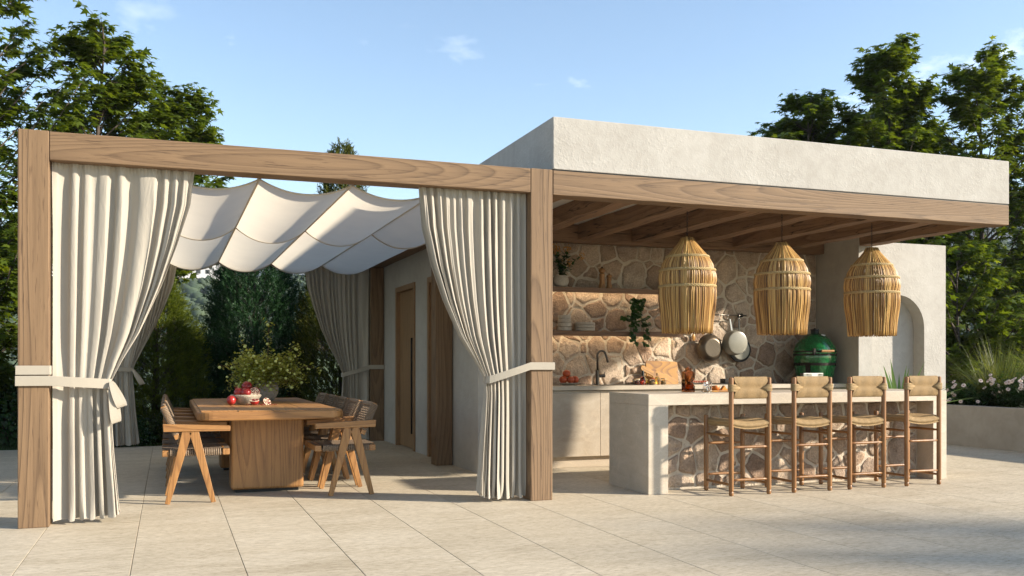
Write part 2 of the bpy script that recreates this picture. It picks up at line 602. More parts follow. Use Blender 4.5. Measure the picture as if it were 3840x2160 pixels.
def counter_mat(name, c0, c1):
    c0, c1 = A(c0), A(c1)
    m, nt, bs = new_mat(name)
    v = coords(nt, (1, 1, 1))
    d = coords(nt, (1.0, 1.0, 2.2), (2,0,1))
    a = noise(nt, d, 2.6, 8, 0.62, 1.2)
    g = noise(nt, v, 110, 3, 0.7)
    vein = ramp(nt, math_(nt, 'ABSOLUTE', math_(nt, 'SUBTRACT', noise(nt, d, 1.4, 5, 0.5, 1.5), 0.5)), [(0.0, (1.12,1.11,1.1)), (0.018, (1,1,1))])
    col = ramp(nt, a, [(0.3, c0), (0.7, c1)])
    col = mix(nt, 0.6, col, ramp(nt, g, [(0.3, (0.78,0.76,0.74)), (0.6, (1.05,1.05,1.05))]), 'MULTIPLY')
    col = mix(nt, 1.0, col, vein, 'MULTIPLY')
    nt.links.new(col, bs.inputs['Base Color'])
    bs.inputs['Roughness'].default_value = 0.55
    bump(nt, bs, g, 0.12, 0.003)
    return m
M['counter'] = counter_mat('sintered_stone', (0.51,0.43,0.33), (0.62,0.535,0.425))
M['cabinet'] = counter_mat('cabinet_stone', (0.47,0.38,0.275), (0.58,0.485,0.37))

# ------------------------------------------------------------------ the ground
def grass_ground():
    m, nt, bs = new_mat('turf')
    v = coords(nt)
    col = ramp(nt, noise(nt, v, 6, 8, 0.7), [(0.3, (0.022,0.042,0.012)), (0.7, (0.06,0.095,0.025))])
    nt.links.new(col, bs.inputs['Base Color'])
    bs.inputs['Roughness'].default_value = 0.9
    bump(nt, bs, noise(nt, v, 90, 3), 0.6, 0.02)
    return m
M['turf'] = grass_ground()
o = MB().box(-900, 900, -900, 1500, -0.5, -0.07).build('lawn', M['turf']); struct(o)
M['joint'] = plain('joint_sand', (0.26,0.22,0.17), 0.95)
TX0, TW = -0.81, 0.6115
ter = struct(MB().box(TX0-13*TW, 10.6, -3.0, 14.24, -0.068, -0.012).build('terrace', M['joint']))
slab_me = None
for k in range(-13, 19):
    x0 = TX0 + k*TW
    w = min(TW, 10.60-x0)
    if w < 0.1: continue
    if slab_me is None or w < TW-0.01:
        me = MB().box(0.0018, w-0.0018, -3.0, 14.25, -0.03, 0.0).mesh('stone_slab')
        if w >= TW-0.01: slab_me = me
    else:
        me = slab_me
    link('stone_slab', me, M['slab'], ter, bevel=0.0018, seg=1, loc=(x0, 0, 0))

# ------------------------------------------------------------------ pergola
PY0, PY1 = 7.43, 14.24
perg = thing('pergola', 'timber pergola of square weathered posts and beams around the dining table', 'pergola', (1.05, 10.8, 0))
def pg(name, box, mat, bevel=0.006):
    o = MB().box(*box).build(name, mat, None, bevel=bevel)
    o.parent = perg
    o.location = (-1.05, -10.8, 0)
    return o
for (x0, x1, y0, y1) in ((-1.0,-0.8,7.43,7.63), (2.9,3.1,7.43,7.63), (2.88,3.08,10.38,10.58), (2.88,3.08,14.04,14.24), (-1.0,-0.8,14.04,14.24), (-1.0,-0.8,10.38,10.58)):
    front = y0 < 8
    pg('post', (x0, x1, y0, y1, 0.0, 2.837 if front else 2.628), M['oakZ'])
pg('beam', (-0.798, 2.898, 7.432, 7.628, 2.63, 2.834), M['oakX'])
pg('beam', (-0.798, 2.878, 14.042, 14.238, 2.632, 2.834), M['oakX'])
pg('beam', (-0.998, -0.802, 7.632, 14.238, 2.632, 2.834), M['oakY'])
pg('beam', (2.882, 3.078, 7.632, 14.238, 2.632, 2.834), M['oakY'])

# shade canopy, five bays, two lengths
can = thing('shade_canopy', 'off-white cloth canopy hung in scalloped swags between cables under the pergola', 'canopy', (1.05, 10.8, 2.6))
RX = [-0.79 + 0.735*i for i in range(6)]
def canopy_panel(x0, x1, y0, y1, s0, s1, seed):
    def fn(u, v):
        s = s0 + (s1-s0)*v
        sag = s*(1-abs(2*u-1)**2.1)
        wob = 0.004*math.sin(9*v+seed)*math.sin(PI*u)
        return (x0 + (x1-x0)*u - 1.05, y0 + (y1-y0)*v - 10.8, 2.634 - sag + wob - 2.6)
    mb = MB().grid(fn, 24, 26)
    # hem turned up at the rear edge
    def hem(u, v):
        s = s1*(1-abs(2*u-1)**2.1)
        return (x0 + (x1-x0)*u - 1.05, y1 - 10.8 + 0.012*v, 2.634 - s + 0.02*v - 2.6)
    mb.grid(hem, 24, 2)
    for yy, ss in ((y0, s0), (y1+0.004, s1)):        # corded hems
        mb.tube([(x0+(x1-x0)*k/24-1.05, yy-10.8, 2.634-ss*(1-abs(2*k/24-1)**2.1)-2.6-0.002) for k in range(25)], 0.008, 6)
    mb.tube([(x0-1.05, y0-10.8, 0.032), (x0-1.05, y1-10.8, 0.032)], 0.009, 6)      # sleeve for the cable
    return mb
for i in range(5):
    canopy_panel(RX[i], RX[i+1], 7.66, 10.46, 0.100, 0.150, i).build('cloth_panel', M['canopy'], can, smooth=True)
    canopy_panel(RX[i], RX[i+1], 10.45, 14.2, 0.058, 0.118, i+5).build('cloth_panel', M['canopy'], can, smooth=True)
for x in RX[1:5]:
    for dx in (-0.012, 0.012):
        MB().tube([(x+dx-1.05, 7.63-10.8, 0.039), (x+dx-1.05, 14.04-10.8, 0.039)], 0.004, 6).build('cable', M['steel'], can)

# curtains
def curtain(label, a, top_w, yc, ztop, ztie, tie_w, sgn, edge, zbot_w, seed, nf=12, amp=0.042):
    """a: post-side x, sgn: direction away from the post, edge: list of (z, width)"""
    root = thing('curtain', label, 'curtain', (a, yc, 0))
    rr = random.Random(seed)
    ph = [rr.uniform(0, 6.28) for _ in range(6)]
    zs = [e[0] for e in edge][::-1]; ws = [e[1] for e in edge][::-1]
    def wid(z): return float(np.interp(z, zs, ws))
    def fn(u, v):
        z = ztop + (0.018 - ztop)*v
        w = wid(z)
        p = max(1.0, top_w/w)
        x = w*(1-(1-u)**p)
        # fold phase runs unevenly so no two folds are alike
        t = 2*PI*(nf*u + 0.85*math.sin(4.3*u+ph[0]) + 0.40*math.sin(9.5*u+ph[1]) + 0.14*math.sin(21*u+ph[2]))
        near = math.exp(-((z-ztie)/0.20)**2)
        A = amp*(0.70+0.30*math.sin(9*u+ph[2])+0.16*math.sin(25*u+ph[3]))*(1-0.45*near)*min(1, 0.45+ (ztop-z)/0.35)
        if z < ztie: A *= 1+0.35*(ztie-z)
        s_ = math.sin(t + 0.35*math.sin(2.2*z+ph[3]+4*u))
        fold = (abs(s_)**0.8)*math.copysign(1, s_) if s_ > 0 else -0.55*(abs(s_)**0.5)
        y = A*fold + A*0.34*math.sin(2.63*t+ph[1]+1.7*z)*(0.5+0.5*math.sin(3.1*u+ph[4]))*min(1, 0.3+(ztop-z))
        x += 0.35*A*math.sin(2*t+ph[4])*min(1, (ztop-z)/0.5)*0.5
        if ztop - z < 0.05:
            y += 0.006*math.sin(2*PI*nf*4*u)*(1-(ztop-z)/0.05)
        flare = max(0, (0.22-z)/0.22)
        y += flare*flare*0.03*math.sin(t*0.5+ph[5])
        zz = z
        if v > 0.999: zz = 0.02 + 0.015*abs(math.sin(t*0.5+1)) + 0.055*u**3
        elif z < 0.5: zz = z + (0.055*u**3)*(1-z/0.5)
        return (sgn*x, y, zz)
    MB().grid(fn, 300, 70).build('cloth', M['curtain'], root, smooth=True)
    return root, wid

FLe = [(2.642,0.98),(2.37,0.95),(2.06,0.855),(1.76,0.745),(1.40,0.585),(1.19,0.465),(1.03,0.39),(0.9,0.385),(0.5,0.41),(0.0,0.45)]
c1, _ = curtain('cream linen curtain tied to the free-standing front post with a hanging bow', -0.79, 0.98, 7.53, 2.642, 1.03, 0.39, 1, FLe, 0.45, 3, 10, 0.050)
FRe = [(2.648,0.945),(2.3,0.91),(2.0,0.83),(1.7,0.72),(1.4,0.58),(1.2,0.45),(1.05,0.365),(0.9,0.36),(0.5,0.39),(0.0,0.42)]
c2, _ = curtain('cream linen curtain tied to the post at the kitchen corner', 2.89, 0.945, 7.53, 2.645, 1.05, 0.36, -1, FRe, 0.42, 5, 11, 0.046)
BLe = [(2.62,0.92),(2.3,0.86),(2.0,0.75),(1.7,0.62),(1.4,0.47),(1.2,0.37),(1.08,0.32),(0.9,0.33),(0.5,0.36),(0.0,0.41)]
c3, _ = curtain('shaded linen curtain at the rear of the pergola beside the yellow-green thuja', -0.79, 0.92, 14.12, 2.63, 1.08, 0.32, 1, BLe, 0.41, 8, 12, 0.036)
BRe = [(2.62,0.97),(2.3,0.93),(2.0,0.84),(1.7,0.73),(1.4,0.59),(1.2,0.48),(1.02,0.40),(0.9,0.40),(0.5,0.42),(0.0,0.44)]
c4, _ = curtain('shaded linen curtain at the rear of the pergola beside the house wall', 2.87, 0.97, 14.12, 2.63, 1.02, 0.40, -1, BRe, 0.44, 9, 12, 0.036)

def tie(root, sgn, pw, x_end, z_post, z_end, yf, yb, h=0.07, rings=1):
    """strap round the post (pw wide, behind x=0) and the gathered cloth; local coordinates of the curtain"""
    e = 0.012
    pts = []
    zp = z_post
    # round the post and along the front to the gathered edge, then round the back
    path = [(-sgn*(pw+e+0.01), yb, zp), (-sgn*(pw+e+0.01), yf, zp), (-sgn*0.0, yf, zp)]
    for i in range(1, 9):
        t = i/8
        path.append((sgn*x_end*t, yf + (0.045)*t*t, zp + (z_end-zp)*t))
    path += [(sgn*(x_end+0.012), yf+0.075, z_end), (sgn*(x_end+0.008), yb-0.05, z_end), (sgn*x_end*0.5, yb-0.02, (z_end+zp)/2), (0, yb, zp), (-sgn*(pw+e+0.01), yb, zp)]
    MB().ribbon(path, (0, 0, h), 0.006).build('tie_strap', M['strap'], root, bevel=0.0015, seg=1)
    if rings > 1:
        z2 = zp + h + 0.004
        p2 = [(-sgn*(pw+e+0.008), yb, z2), (-sgn*(pw+e+0.008), yf+0.002, z2), (-sgn*0.004, yf+0.002, z2), (-sgn*0.004, yb, z2), (-sgn*(pw+e+0.008), yb, z2)]
        MB().ribbon(p2, (0, 0, h*0.9), 0.006).build('tie_strap', M['strap'], root, bevel=0.0015, seg=1)
tie(c1, 1, 0.2, 0.385, 1.048, 1.022, -0.117, 0.117, 0.072, 2)
tie(c2, -1, 0.2, 0.352, 1.150, 1.035, -0.117, 0.117, 0.064, 1)
tie(c3, 1, 0.2, 0.325, 1.10, 1.085, -0.095, 0.127, 0.06, 1)
tie(c4, -1, 0.2, 0.405, 1.12, 1.00, -0.095, 0.127, 0.065, 1)
def bow(root, sgn, x, y, z, loops, w=0.06):
    for (dx, dz, hw) in loops:
        pts, wd = [], []
        for i in range(25):
            a = 2*PI*i/24
            q = (1-math.cos(a))/2
            pts.append((x + sgn*(dx*q - 0.012*math.sin(a)), y - 0.03 - hw*math.sin(a)*(0.4+0.6*q), z + dz*q))
            ww = 0.024 + 0.040*q
            wd.append((sgn*ww*0.93, ww*0.25, ww*0.33))
        MB().ribbon(pts, wd, 0.004).build('bow_loop', M['strap'], root, smooth=False)
bow(c1, 1, 0.40, -0.06, 1.04, [(0.075, -0.185, 0.045), (0.035, -0.30, 0.034)])
bow(c3, 1, 0.335, -0.06, 1.09, [(0.12, -0.21, 0.055)])
bow(c4, -1, 0.41, -0.06, 1.0, [(0.11, -0.19, 0.05)])

# ------------------------------------------------------------------ house with outdoor kitchen
WX = 3.09            # pergola-side face of the house wall
KY = 10.27           # kitchen wall face
house = thing('garden_house', 'low plastered garden house with flat roof, timber fascia and open kitchen front', 'house', (5.7, 10.8, 0))
def hp(name, mb, mat, bevel=0.0, seg=2, parent=None, **kw):
    o = mb.build(name, mat, None, bevel=bevel, seg=seg, **kw)
    o.parent = parent or house
    if not parent: o.location = (-5.7, -10.8, 0)
    return o
# side wall with two door openings (butted pieces in one mesh)
D1, D2 = (12.14, 13.24), (10.60, 11.48)
DH = 2.26
wallmb = MB()
xs = (WX, WX+0.22)
def sidewall_poly():
    ys = [9.46, D2[0], D2[0], D2[1], D2[1], D1[0], D1[0], D1[1], D1[1], 14.26, 14.26, 9.46]
    zs = [0, 0, DH, DH, 0, 0, DH, DH, 0, 0, 2.84, 2.84]
    return list(zip(ys, zs))
poly = sidewall_poly()
n = len(poly)
wallmb.add([(xs[0], y, z) for y, z in poly] + [(xs[1], y, z) for y, z in poly],
           [tuple(range(n))[::-1], tuple(range(n, 2*n))] + [(i, (i+1) % n, (i+1) % n + n, i+n) for i in range(n)])
hp('wall', wallmb, M['plaster_fine'])
hp('wall', MB().box(WX+0.22, 8.06, KY+0.03, KY+0.22, 0, 2.838), M['plaster_fine'])
hp('wall', MB().box(WX+0.22, 8.28, 14.06, 14.26, 0, 2.838), M['plaster_fine'])
hp('wall', MB().box(8.08, 8.28, KY+0.0, 14.06, 0, 2.838), M['plaster_fine'])
# roof slab, fascia, ceiling
hp('parapet', MB().box(3.105, 8.285, 7.43, 14.28, 2.843, 3.295), M['plaster'], bevel=0.006)
hp('shadow_joint', MB().box(3.112, 8.278, 7.44, 14.27, 2.833, 2.8425), M['black'])
hp('ceiling', MB().box(3.115, 8.275, 7.63, 14.26, 2.815, 2.832), M['white'])
hp('fascia_beam', MB().box(3.105, 8.285, 7.432, 7.62, 2.622, 2.8325), M['oakX'], bevel=0.006)
def rough_beam(mb, x0, x1, y0, y1, z0, z1, seed):
    """hewn joist along Y with slightly wavy arrises"""
    r = random.Random(seed)
    ph = [r.uniform(0, 6) for _ in range(4)]
    def fn(u, v):
        y = y0 + (y1-y0)*v
        k = u*4
        cs = [(x0, z0), (x1, z0), (x1, z1), (x0, z1), (x0, z0)]
        i = min(3, int(k)); f = k-i
        x = cs[i][0]*(1-f) + cs[i+1][0]*f
        z = cs[i][1]*(1-f) + cs[i+1][1]*f
        if abs(f) < 1e-6 or abs(f-1) < 1e-6:
            j = (i if f < 0.5 else i+1) % 4
            x += 0.006*math.sin(5*y+ph[j]) + 0.003*math.sin(17*y+ph[j]*2)
            if z < (z0+z1)/2: z += 0.004*math.sin(7*y+ph[(j+1) % 4]) + 0.004
        return (x, y, z)
    mb.grid(fn, 4, 40)
    return mb
for i in range(7):
    x = 3.825 + 0.7085*i
    y1 = 9.457 if i == 6 else 10.10
    hp('joist', rough_beam(MB(), x, x+0.19, 7.625, y1, 2.634, 2.814, i), M['joistY'], bevel=0.006)
hp('joist', rough_beam(MB(), 3.13, 3.30, 7.64, 10.10, 2.634, 2.814, 9), M['joistY'], bevel=0.006)
hp('ledger_beam', MB().box(3.31, 8.065, 10.102, 10.272, 2.605, 2.814), M['joistX'], bevel=0.01)
# doors in the side wall
def door(y0, y1, lab):
    d = thing('door', None, None)
    d.parent = house; d.location = (WX-5.7, y0-10.8, 0)
    del_keys = []
    W = y1-y0
    fw = 0.075
    fr = MB()
    fr.box(-0.022, 0.12, 0.002, fw, 0.002, DH-0.002).box(-0.022, 0.12, W-fw, W-0.002, 0.002, DH-0.002).box(-0.022, 0.12, fw, W-fw, DH-fw, DH-0.002)
    fr.build('frame', M['door'], d, bevel=0.003)
    MB().box(0.035, 0.08, fw+0.004, W-fw-0.004, 0.012, DH-fw-0.004).build('leaf', M['door'], d, bevel=0.002)
    hb = MB()
    hb.box(-0.012, 0.012, 0.20, 0.225, 0.22, 1.52)
    for z in (0.42, 0.87, 1.32): hb.box(0.012, 0.036, 0.206, 0.219, z, z+0.02)
    hb.build('handle', M['black'], d, bevel=0.002)
    return d
for a in (D1, D2):
    d = door(a[0], a[1], '')
    for k in ('label', 'category'):
        if k in d: del d[k]

# stone facing -------------------------------------------------------------
def clip(poly, nx, nz, c):
    out = []
    m = len(poly)
    for i in range(m):
        p, q = poly[i], poly[(i+1) % m]
        dp, dq = p[0]*nx+p[1]*nz-c, q[0]*nx+q[1]*nz-c
        if dp <= 0: out.append(p)
        if dp*dq < 0:
            t = dp/(dp-dq)
            out.append((p[0]+(q[0]-p[0])*t, p[1]+(q[1]-p[1])*t))
    return out
def voronoi(x0, x1, z0, z1, cell, seed):
    r = random.Random(seed)
    pts = []
    nx, nz = max(1, round((x1-x0)/cell)), max(1, round((z1-z0)/(cell*0.82)))
    for j in range(nz):
        for i in range(nx):
            pts.append((x0+(i+0.5+(0.25 if j % 2 else -0.25)+r.uniform(-0.36, 0.36))*(x1-x0)/nx, z0+(j+0.5+r.uniform(-0.36, 0.36))*(z1-z0)/nz, r.uniform(-1, 1)))
    cells = []
    for a in pts:
        poly = [(x0, z0), (x1, z0), (x1, z1), (x0, z1)]
        for b in pts:
            if b is a: continue
            dx, dz = b[0]-a[0], b[1]-a[1]
            d2 = dx*dx+dz*dz
            if d2 > (3.2*cell)**2: continue
            wgt = 0.12*cell*cell*(a[2]-b[2])*2
            poly = clip(poly, dx, dz, (b[0]**2+b[1]**2-a[0]**2-a[1]**2)/2 + wgt)
            if len(poly) < 3: break
        if len(poly) >= 3: cells.append(poly)
    return cells
def stones(parent, off, x0, x1, z0, z1, yface, cell, seed, gap=0.016):
    r = random.Random(seed+1)
    for poly in voronoi(x0, x1, z0, z1, cell, seed):
        m = len(poly)
        cx = sum(p[0] for p in poly)/m; cz = sum(p[1] for p in poly)/m
        # inset
        g = gap*r.uniform(0.75, 1.5)
        ins = poly
        for i in range(m):
            p, q = poly[i], poly[(i+1) % m]
            ex, ez = q[0]-p[0], q[1]-p[1]
            l = math.hypot(ex, ez)
            if l < 1e-6: continue
            nx, nz = ez/l, -ex/l
            ins = clip(ins, nx, nz, p[0]*nx+p[1]*nz-g)
            if len(ins) < 3: break
        if len(ins) < 3: continue
        area = abs(sum(ins[i][0]*ins[(i+1) % len(ins)][1]-ins[(i+1) % len(ins)][0]*ins[i][1] for i in range(len(ins))))/2
        if area < 0.0016: continue
        # corner-cut and roughen the outline
        ring = []
        mm = len(ins)
        for i in range(mm):
            p, q = ins[i], ins[(i+1) % mm]
            l = math.hypot(q[0]-p[0], q[1]-p[1])
            steps = [0.10, 0.90] if l < 0.12 else [0.06, 0.36, 0.66, 0.94]
            for t in steps:
                j = 0.006 if t in (0.06, 0.94, 0.10, 0.90) else 0.011
                ring.append((p[0]+(q[0]-p[0])*t + r.uniform(-j, j), p[1]+(q[1]-p[1])*t + r.uniform(-j, j)))
        k = len(ring)
        th = r.uniform(0.006, 0.020)
        tx, tz = r.uniform(-0.06, 0.06), r.uniform(-0.06, 0.06)
        vs = [(x-cx, 0.006, z-cz) for x, z in ring]
        vs += [((x-cx)*0.965, -th*r.uniform(0.35, 0.85), (z-cz)*0.965) for x, z in ring]
        vs += [((x-cx)*0.78*r.uniform(0.93, 1.07), -th*r.uniform(0.7, 1.35)+(x-cx)*tx+(z-cz)*tz, (z-cz)*0.80) for x, z in ring]
        vs += [((x-cx)*0.42, -th*r.uniform(0.75, 1.45)+(x-cx)*0.42*tx+(z-cz)*0.42*tz, (z-cz)*0.42) for x, z in ring]
        vs.append((0, -th*1.1, 0))
        fs = []
        for L in range(3):
            for i in range(k):
                i2 = (i+1) % k
                fs.append((L*k+i, L*k+i2, (L+1)*k+i2, (L+1)*k+i))
        fs += [(3*k+i, 3*k+(i+1) % k, 4*k) for i in range(k)]
        mb = MB().add(vs, fs)
        o = mb.build('stone', M['stone'], parent, smooth=True)
        o.location = (cx-off[0], yface-off[1], cz-off[2])
sw = hp('stone_wall', MB().box(WX+0.22, 8.068, KY, KY+0.028, 0.0, 2.815), M['mortar'])
stones(sw, (0, 0, 0), WX+0.24, 8.06, 0.90, 2.62, KY, 0.218, 5, 0.011)

# arched garden wall at the kitchen end
aw = thing('arched_wall', 'white plastered garden wall with a round-arched niche beside the kitchen', 'wall', (8.75, 9.6, 0))
def awp(name, mb, mat, **kw):
    o = mb.build(name, mat, None, **kw); o.parent = aw; o.location = (-8.75, -9.6, 0); return o
ax0, ax1, zs_ = 8.276, 9.108, 1.626
arc = [(ax0+(ax1-ax0)/2*(1-math.cos(PI*i/20)), zs_+(ax1-ax0)/2*math.sin(PI*i/20)) for i in range(21)]
poly = [(8.072, 0), (ax0, 0)] + arc + [(ax1, 0), (9.46, 0), (9.46, 2.70), (8.072, 2.70)]
awp('arch_front', MB().prism(poly, 9.46, 9.65), M['plaster'])
awp('niche_back', MB().box(8.072, 9.46, 9.652, 9.86, 0, 2.698), M['plaster'])
awp('pier', MB().box(8.069, 8.282, 9.463, 10.262, 0.0, 2.812), M['plaster_fine'])
# ------------------------------------------------------------------ kitchen counter along the stone wall
kc = thing('kitchen_counter', 'long beige stone kitchen counter with handleless cabinets against the stone wall', 'counter', (5.7, 9.95, 0))
def kp(name, mb, mat, **kw):
    o = mb.build(name, mat, None, **kw); o.parent = kc; o.location = (-5.7, -9.95, 0); return o
CY0 = 9.62
kp('carcass', MB().box(3.33, 8.062, CY0+0.03, 10.225, 0.125, 0.866), M['cabinet'])
kp('toe_kick', MB().box(3.33, 8.062, CY0+0.06, 10.225, 0.002, 0.123), M['cabinet'])
ct = kp('countertop', MB().box(3.32, 8.064, CY0-0.012, 10.24, 0.872, 0.92), M['counter'], bevel=0.003)
xj = [3.335, 3.72, 4.60, 5.48, 6.36, 7.24, 8.06]
for a, b in zip(xj[:-1], xj[1:]):
    kp('cabinet_door', MB().box(a+0.002, b-0.002, CY0, CY0+0.028, 0.127, 0.838), M['cabinet'], bevel=0.0015, seg=1)
# undermounted sink: dark steel basin rim let into the top
sk = tag(MB().box(-0.33, 0.33, -0.2, 0.2, 0.9205, 0.9245).build('sink', M['gunmetal'], None, bevel=0.0015), 'dark steel sink set into the counter below the tap', 'sink')
sk.location = (4.98, 9.88, 0)
MB().box(-0.30, 0.30, -0.17, 0.17, 0.9246, 0.9252).build('basin', M['black'], sk)
# tap
t = thing('kitchen_tap', 'tall gunmetal tap with a curved spout behind the sink', 'tap', (4.80, 10.12, 0.92))
MB().lathe([(0.030,0.0005),(0.030,0.01),(0.024,0.014),(0.024,0.17),(0.020,0.175)], n=20).build('body', M['gunmetal'], t, auto=True)
pts = [(0,0,0.17),(0,0,0.345)] + [(0.055-0.055*math.cos(a), -0.018*math.sin(a/2)*0, 0.345+0.06*math.sin(a)) for a in [PI*i/10 for i in range(1, 10)]] + [(0.112,-0.02,0.32),(0.125,-0.025,0.265)]
MB().tube(pts, 0.0135, 12).build('spout', M['gunmetal'], t, smooth=True)
MB().tube([(0.02,0,0.105),(0.095,0,0.105)], 0.02, 14).tube([(0.085,0,0.12),(0.10,0,0.155)], 0.005, 8).build('lever', M['gunmetal'], t, smooth=False)
# hob
hb = tag(MB().box(-0.38, 0.38, -0.25, 0.25, 0.0005, 0.008).build('hob', M['black'], None, bevel=0.002), 'flat black hob let into the kitchen counter', 'hob')
hb.location = (6.55, 9.93, 0.92)
# low dark spice tray behind the glass
tr = thing('spice_tray', 'low black tray of red chillies on the kitchen counter', 'tray', (6.10, 9.98, 0.92))
MB().box(-0.13, 0.13, -0.08, 0.08, 0.0005, 0.012).box(-0.13, -0.122, -0.08, 0.08, 0.012, 0.03).box(0.122, 0.13, -0.08, 0.08, 0.012, 0.03).build('tray', M['black'], tr)
M['chilli'] = plain('chilli', (0.42,0.06,0.02), 0.35, var=0.4, vscale=30)
for i in range(9):
    x = -0.10+0.025*i
    MB().tube([(x,-0.03,0.022),(x+0.02,0.0,0.035),(x+0.03,0.04,0.03)], [0.006,0.010,0.003], 6).build('chilli', M['chilli'], tr, smooth=True)
kn = tag(MB().box(-0.16, 0.16, -0.05, 0.05, 0.0, 0.055).build('knife_block', M['black'], None, bevel=0.004), 'long low black box on the counter behind the stools', 'box')
for i in range(5): MB().box(-0.15+0.06*i, -0.10+0.06*i, -0.053, -0.05, 0.012, 0.045).build('slot', M['dark_iron'], kn)
kn.location = (6.62, 10.02, 0.9295)

# shelves ------------------------------------------------------------------
M['led'] = None
m, nt, bs = new_mat('warm_led'); bs.inputs['Emission Color'].default_value = (1.0, 0.78, 0.50, 1); bs.inputs['Emission Strength'].default_value = 13.0
M['led'] = m
def shelf(x0, x1, z, label):
    s = thing('wall_shelf', label, 'shelf', (x0, 10.0, z))
    L = x1-x0
    MB().prismz([(0,0.02),(L,0.02),(L,0.238),(0,0.238)], -0.022, 0).prismz([(0,0.02),(L,0.02),(L,0.05),(0,0.05)], -0.058, -0.0225).build('board', M['shelf'], s)
    MB().box(0.02, L-0.02, 0.165, 0.180, -0.0285, -0.0225).build('light_strip', M['led'], s)
shelf(3.34, 5.93, 2.066, 'upper oak wall shelf carrying the pepper mills, lit underneath')
shelf(3.34, 5.905, 1.555, 'lower oak wall shelf carrying stacked bowls, lit underneath')

M['stoneware'] = plain('speckled_stoneware', (0.50,0.44,0.36), 0.7, var=0.12, vscale=60, bmp=0.2, bscale=60)
M['grooved'] = plain('ribbed_clay', (0.42,0.36,0.285), 0.8, var=0.1, vscale=20)
def bowl_stack(x, z, n, r, h, label, step=0.0):
    t = thing('bowl_stack', label, 'bowls', (x, 10.115, z))
    for i in range(n):
        rr_ = r*(1-step*i)
        prof = [(rr_*0.86, 0.0008), (rr_*0.975, 0.004), (rr_, h*0.3), (rr_*0.995, h-0.0012), (rr_*0.94, h-0.001), (rr_*0.91, h*0.5), (rr_*0.5, 0.010)]
        MB().lathe([(a, b+i*h) for a, b in prof], n=28).build('bowl', M['stoneware'], t, auto=True)
bowl_stack(4.37, 1.556, 4, 0.084, 0.046, 'tall stack of four small stoneware bowls on the lower shelf', 0.02)
bowl_stack(4.63, 1.556, 3, 0.122, 0.034, 'low stack of three wide stoneware bowls on the lower shelf')
def mill(x, s, label):
    t = thing('pepper_mill', label, 'pepper mill', (x, 10.10, 2.067))
    P = [(0.036,0.001),(0.038,0.02),(0.030,0.06),(0.025,0.12),(0.030,0.155),(0.034,0.17),(0.022,0.18)]
    H = [(0.020,0.18),(0.034,0.195),(0.036,0.22),(0.024,0.238),(0.010,0.243)]
    K = [(0.008,0.243),(0.011,0.250),(0.006,0.258)]
    for nm, pr, mt in (('body', P, M['teakZ']), ('head', H, M['teakZ']), ('knob', K, M['dark_iron'])):
        MB().lathe([(a*1.1*(s**0.4), b*s) for a, b in pr], n=20).build(nm, mt, t, auto=True)
mill(4.85, 1.0, 'taller turned wooden pepper mill on the upper shelf')
mill(4.945, 0.70, 'shorter turned wooden pepper mill on the upper shelf')

# leafy helpers
LEAF = ([(0,0,0),(0.28,0.30,0.04),(0.24,0.65,0.02),(0,1.0,-0.06),(-0.24,0.65,0.02),(-0.28,0.30,0.04),(0,0.45,-0.03)],
        [(0,1,6),(1,2,6),(2,3,6),(3,4,6),(4,5,6),(5,0,6)])
M['leaf_dark'] = leaf('glossy_leaf', (0.018,0.055,0.014), (0.05,0.12,0.025), 0.25, 0.35)
M['leaf_mid'] = leaf('mid_leaf', (0.03,0.075,0.015), (0.09,0.15,0.03), 0.3, 0.45)
M['flower_or'] = plain('orange_blossom', (0.62,0.26,0.03), 0.6, var=0.3, vscale=40)
M['soil'] = plain('soil', (0.035,0.025,0.018), 0.95, var=0.4, vscale=30, bmp=0.6)
# flowering pot on upper shelf
t = thing('flowering_pot_plant', 'round clay pot of orange-flowering plant on the upper shelf', 'potted plant', (4.32, 10.10, 2.067))
MB().lathe([(0.05,0.001),(0.075,0.02),(0.092,0.06),(0.088,0.10),(0.066,0.135),(0.058,0.135),(0.055,0.12)], n=28).build('pot', M['stoneware'], t, auto=True)
mb = MB(); pos = []; dirs = []; fl = []
for i in range(9):
    a = rnd.uniform(0, 6.28); r_ = rnd.uniform(0.02, 0.13); h = rnd.uniform(0.14, 0.36)
    if i == 0: a, r_, h = 0.0, 0.27, 0.26
    top = Vector((r_*math.cos(a), 0.5*r_*math.sin(a), 0.13+h))
    ps = [Vector((0,0,0.12)).lerp(top, k/5) + Vector((0,0,0.03*math.sin(PI*k/5))) for k in range(6)]
    mb.tube(ps, 0.0025, 5)
    for k in range(16):
        p = ps[0].lerp(top, rnd.uniform(0.1, 0.85)); pos.append(p); dirs.append((rnd.uniform(-1,1), rnd.uniform(-1,0.6), rnd.uniform(-0.4,0.7)))
    for k in range(14): fl.append(top + Vector((rnd.uniform(-0.03,0.03), rnd.uniform(-0.03,0.03), rnd.uniform(-0.06,0.03))))
mb.build('stems', M['leaf_mid'], t)
scatter('foliage', *LEAF, np.array(pos), frames_from(dirs, (0,0,1)), np.random.default_rng(1).uniform(0.045,0.085,len(pos)), M['leaf_dark'], t)
fm = MB()
for p in fl: fm.sphere(p, 0.0075, 6, 4)
fm.build('blossom', M['flower_or'], t)
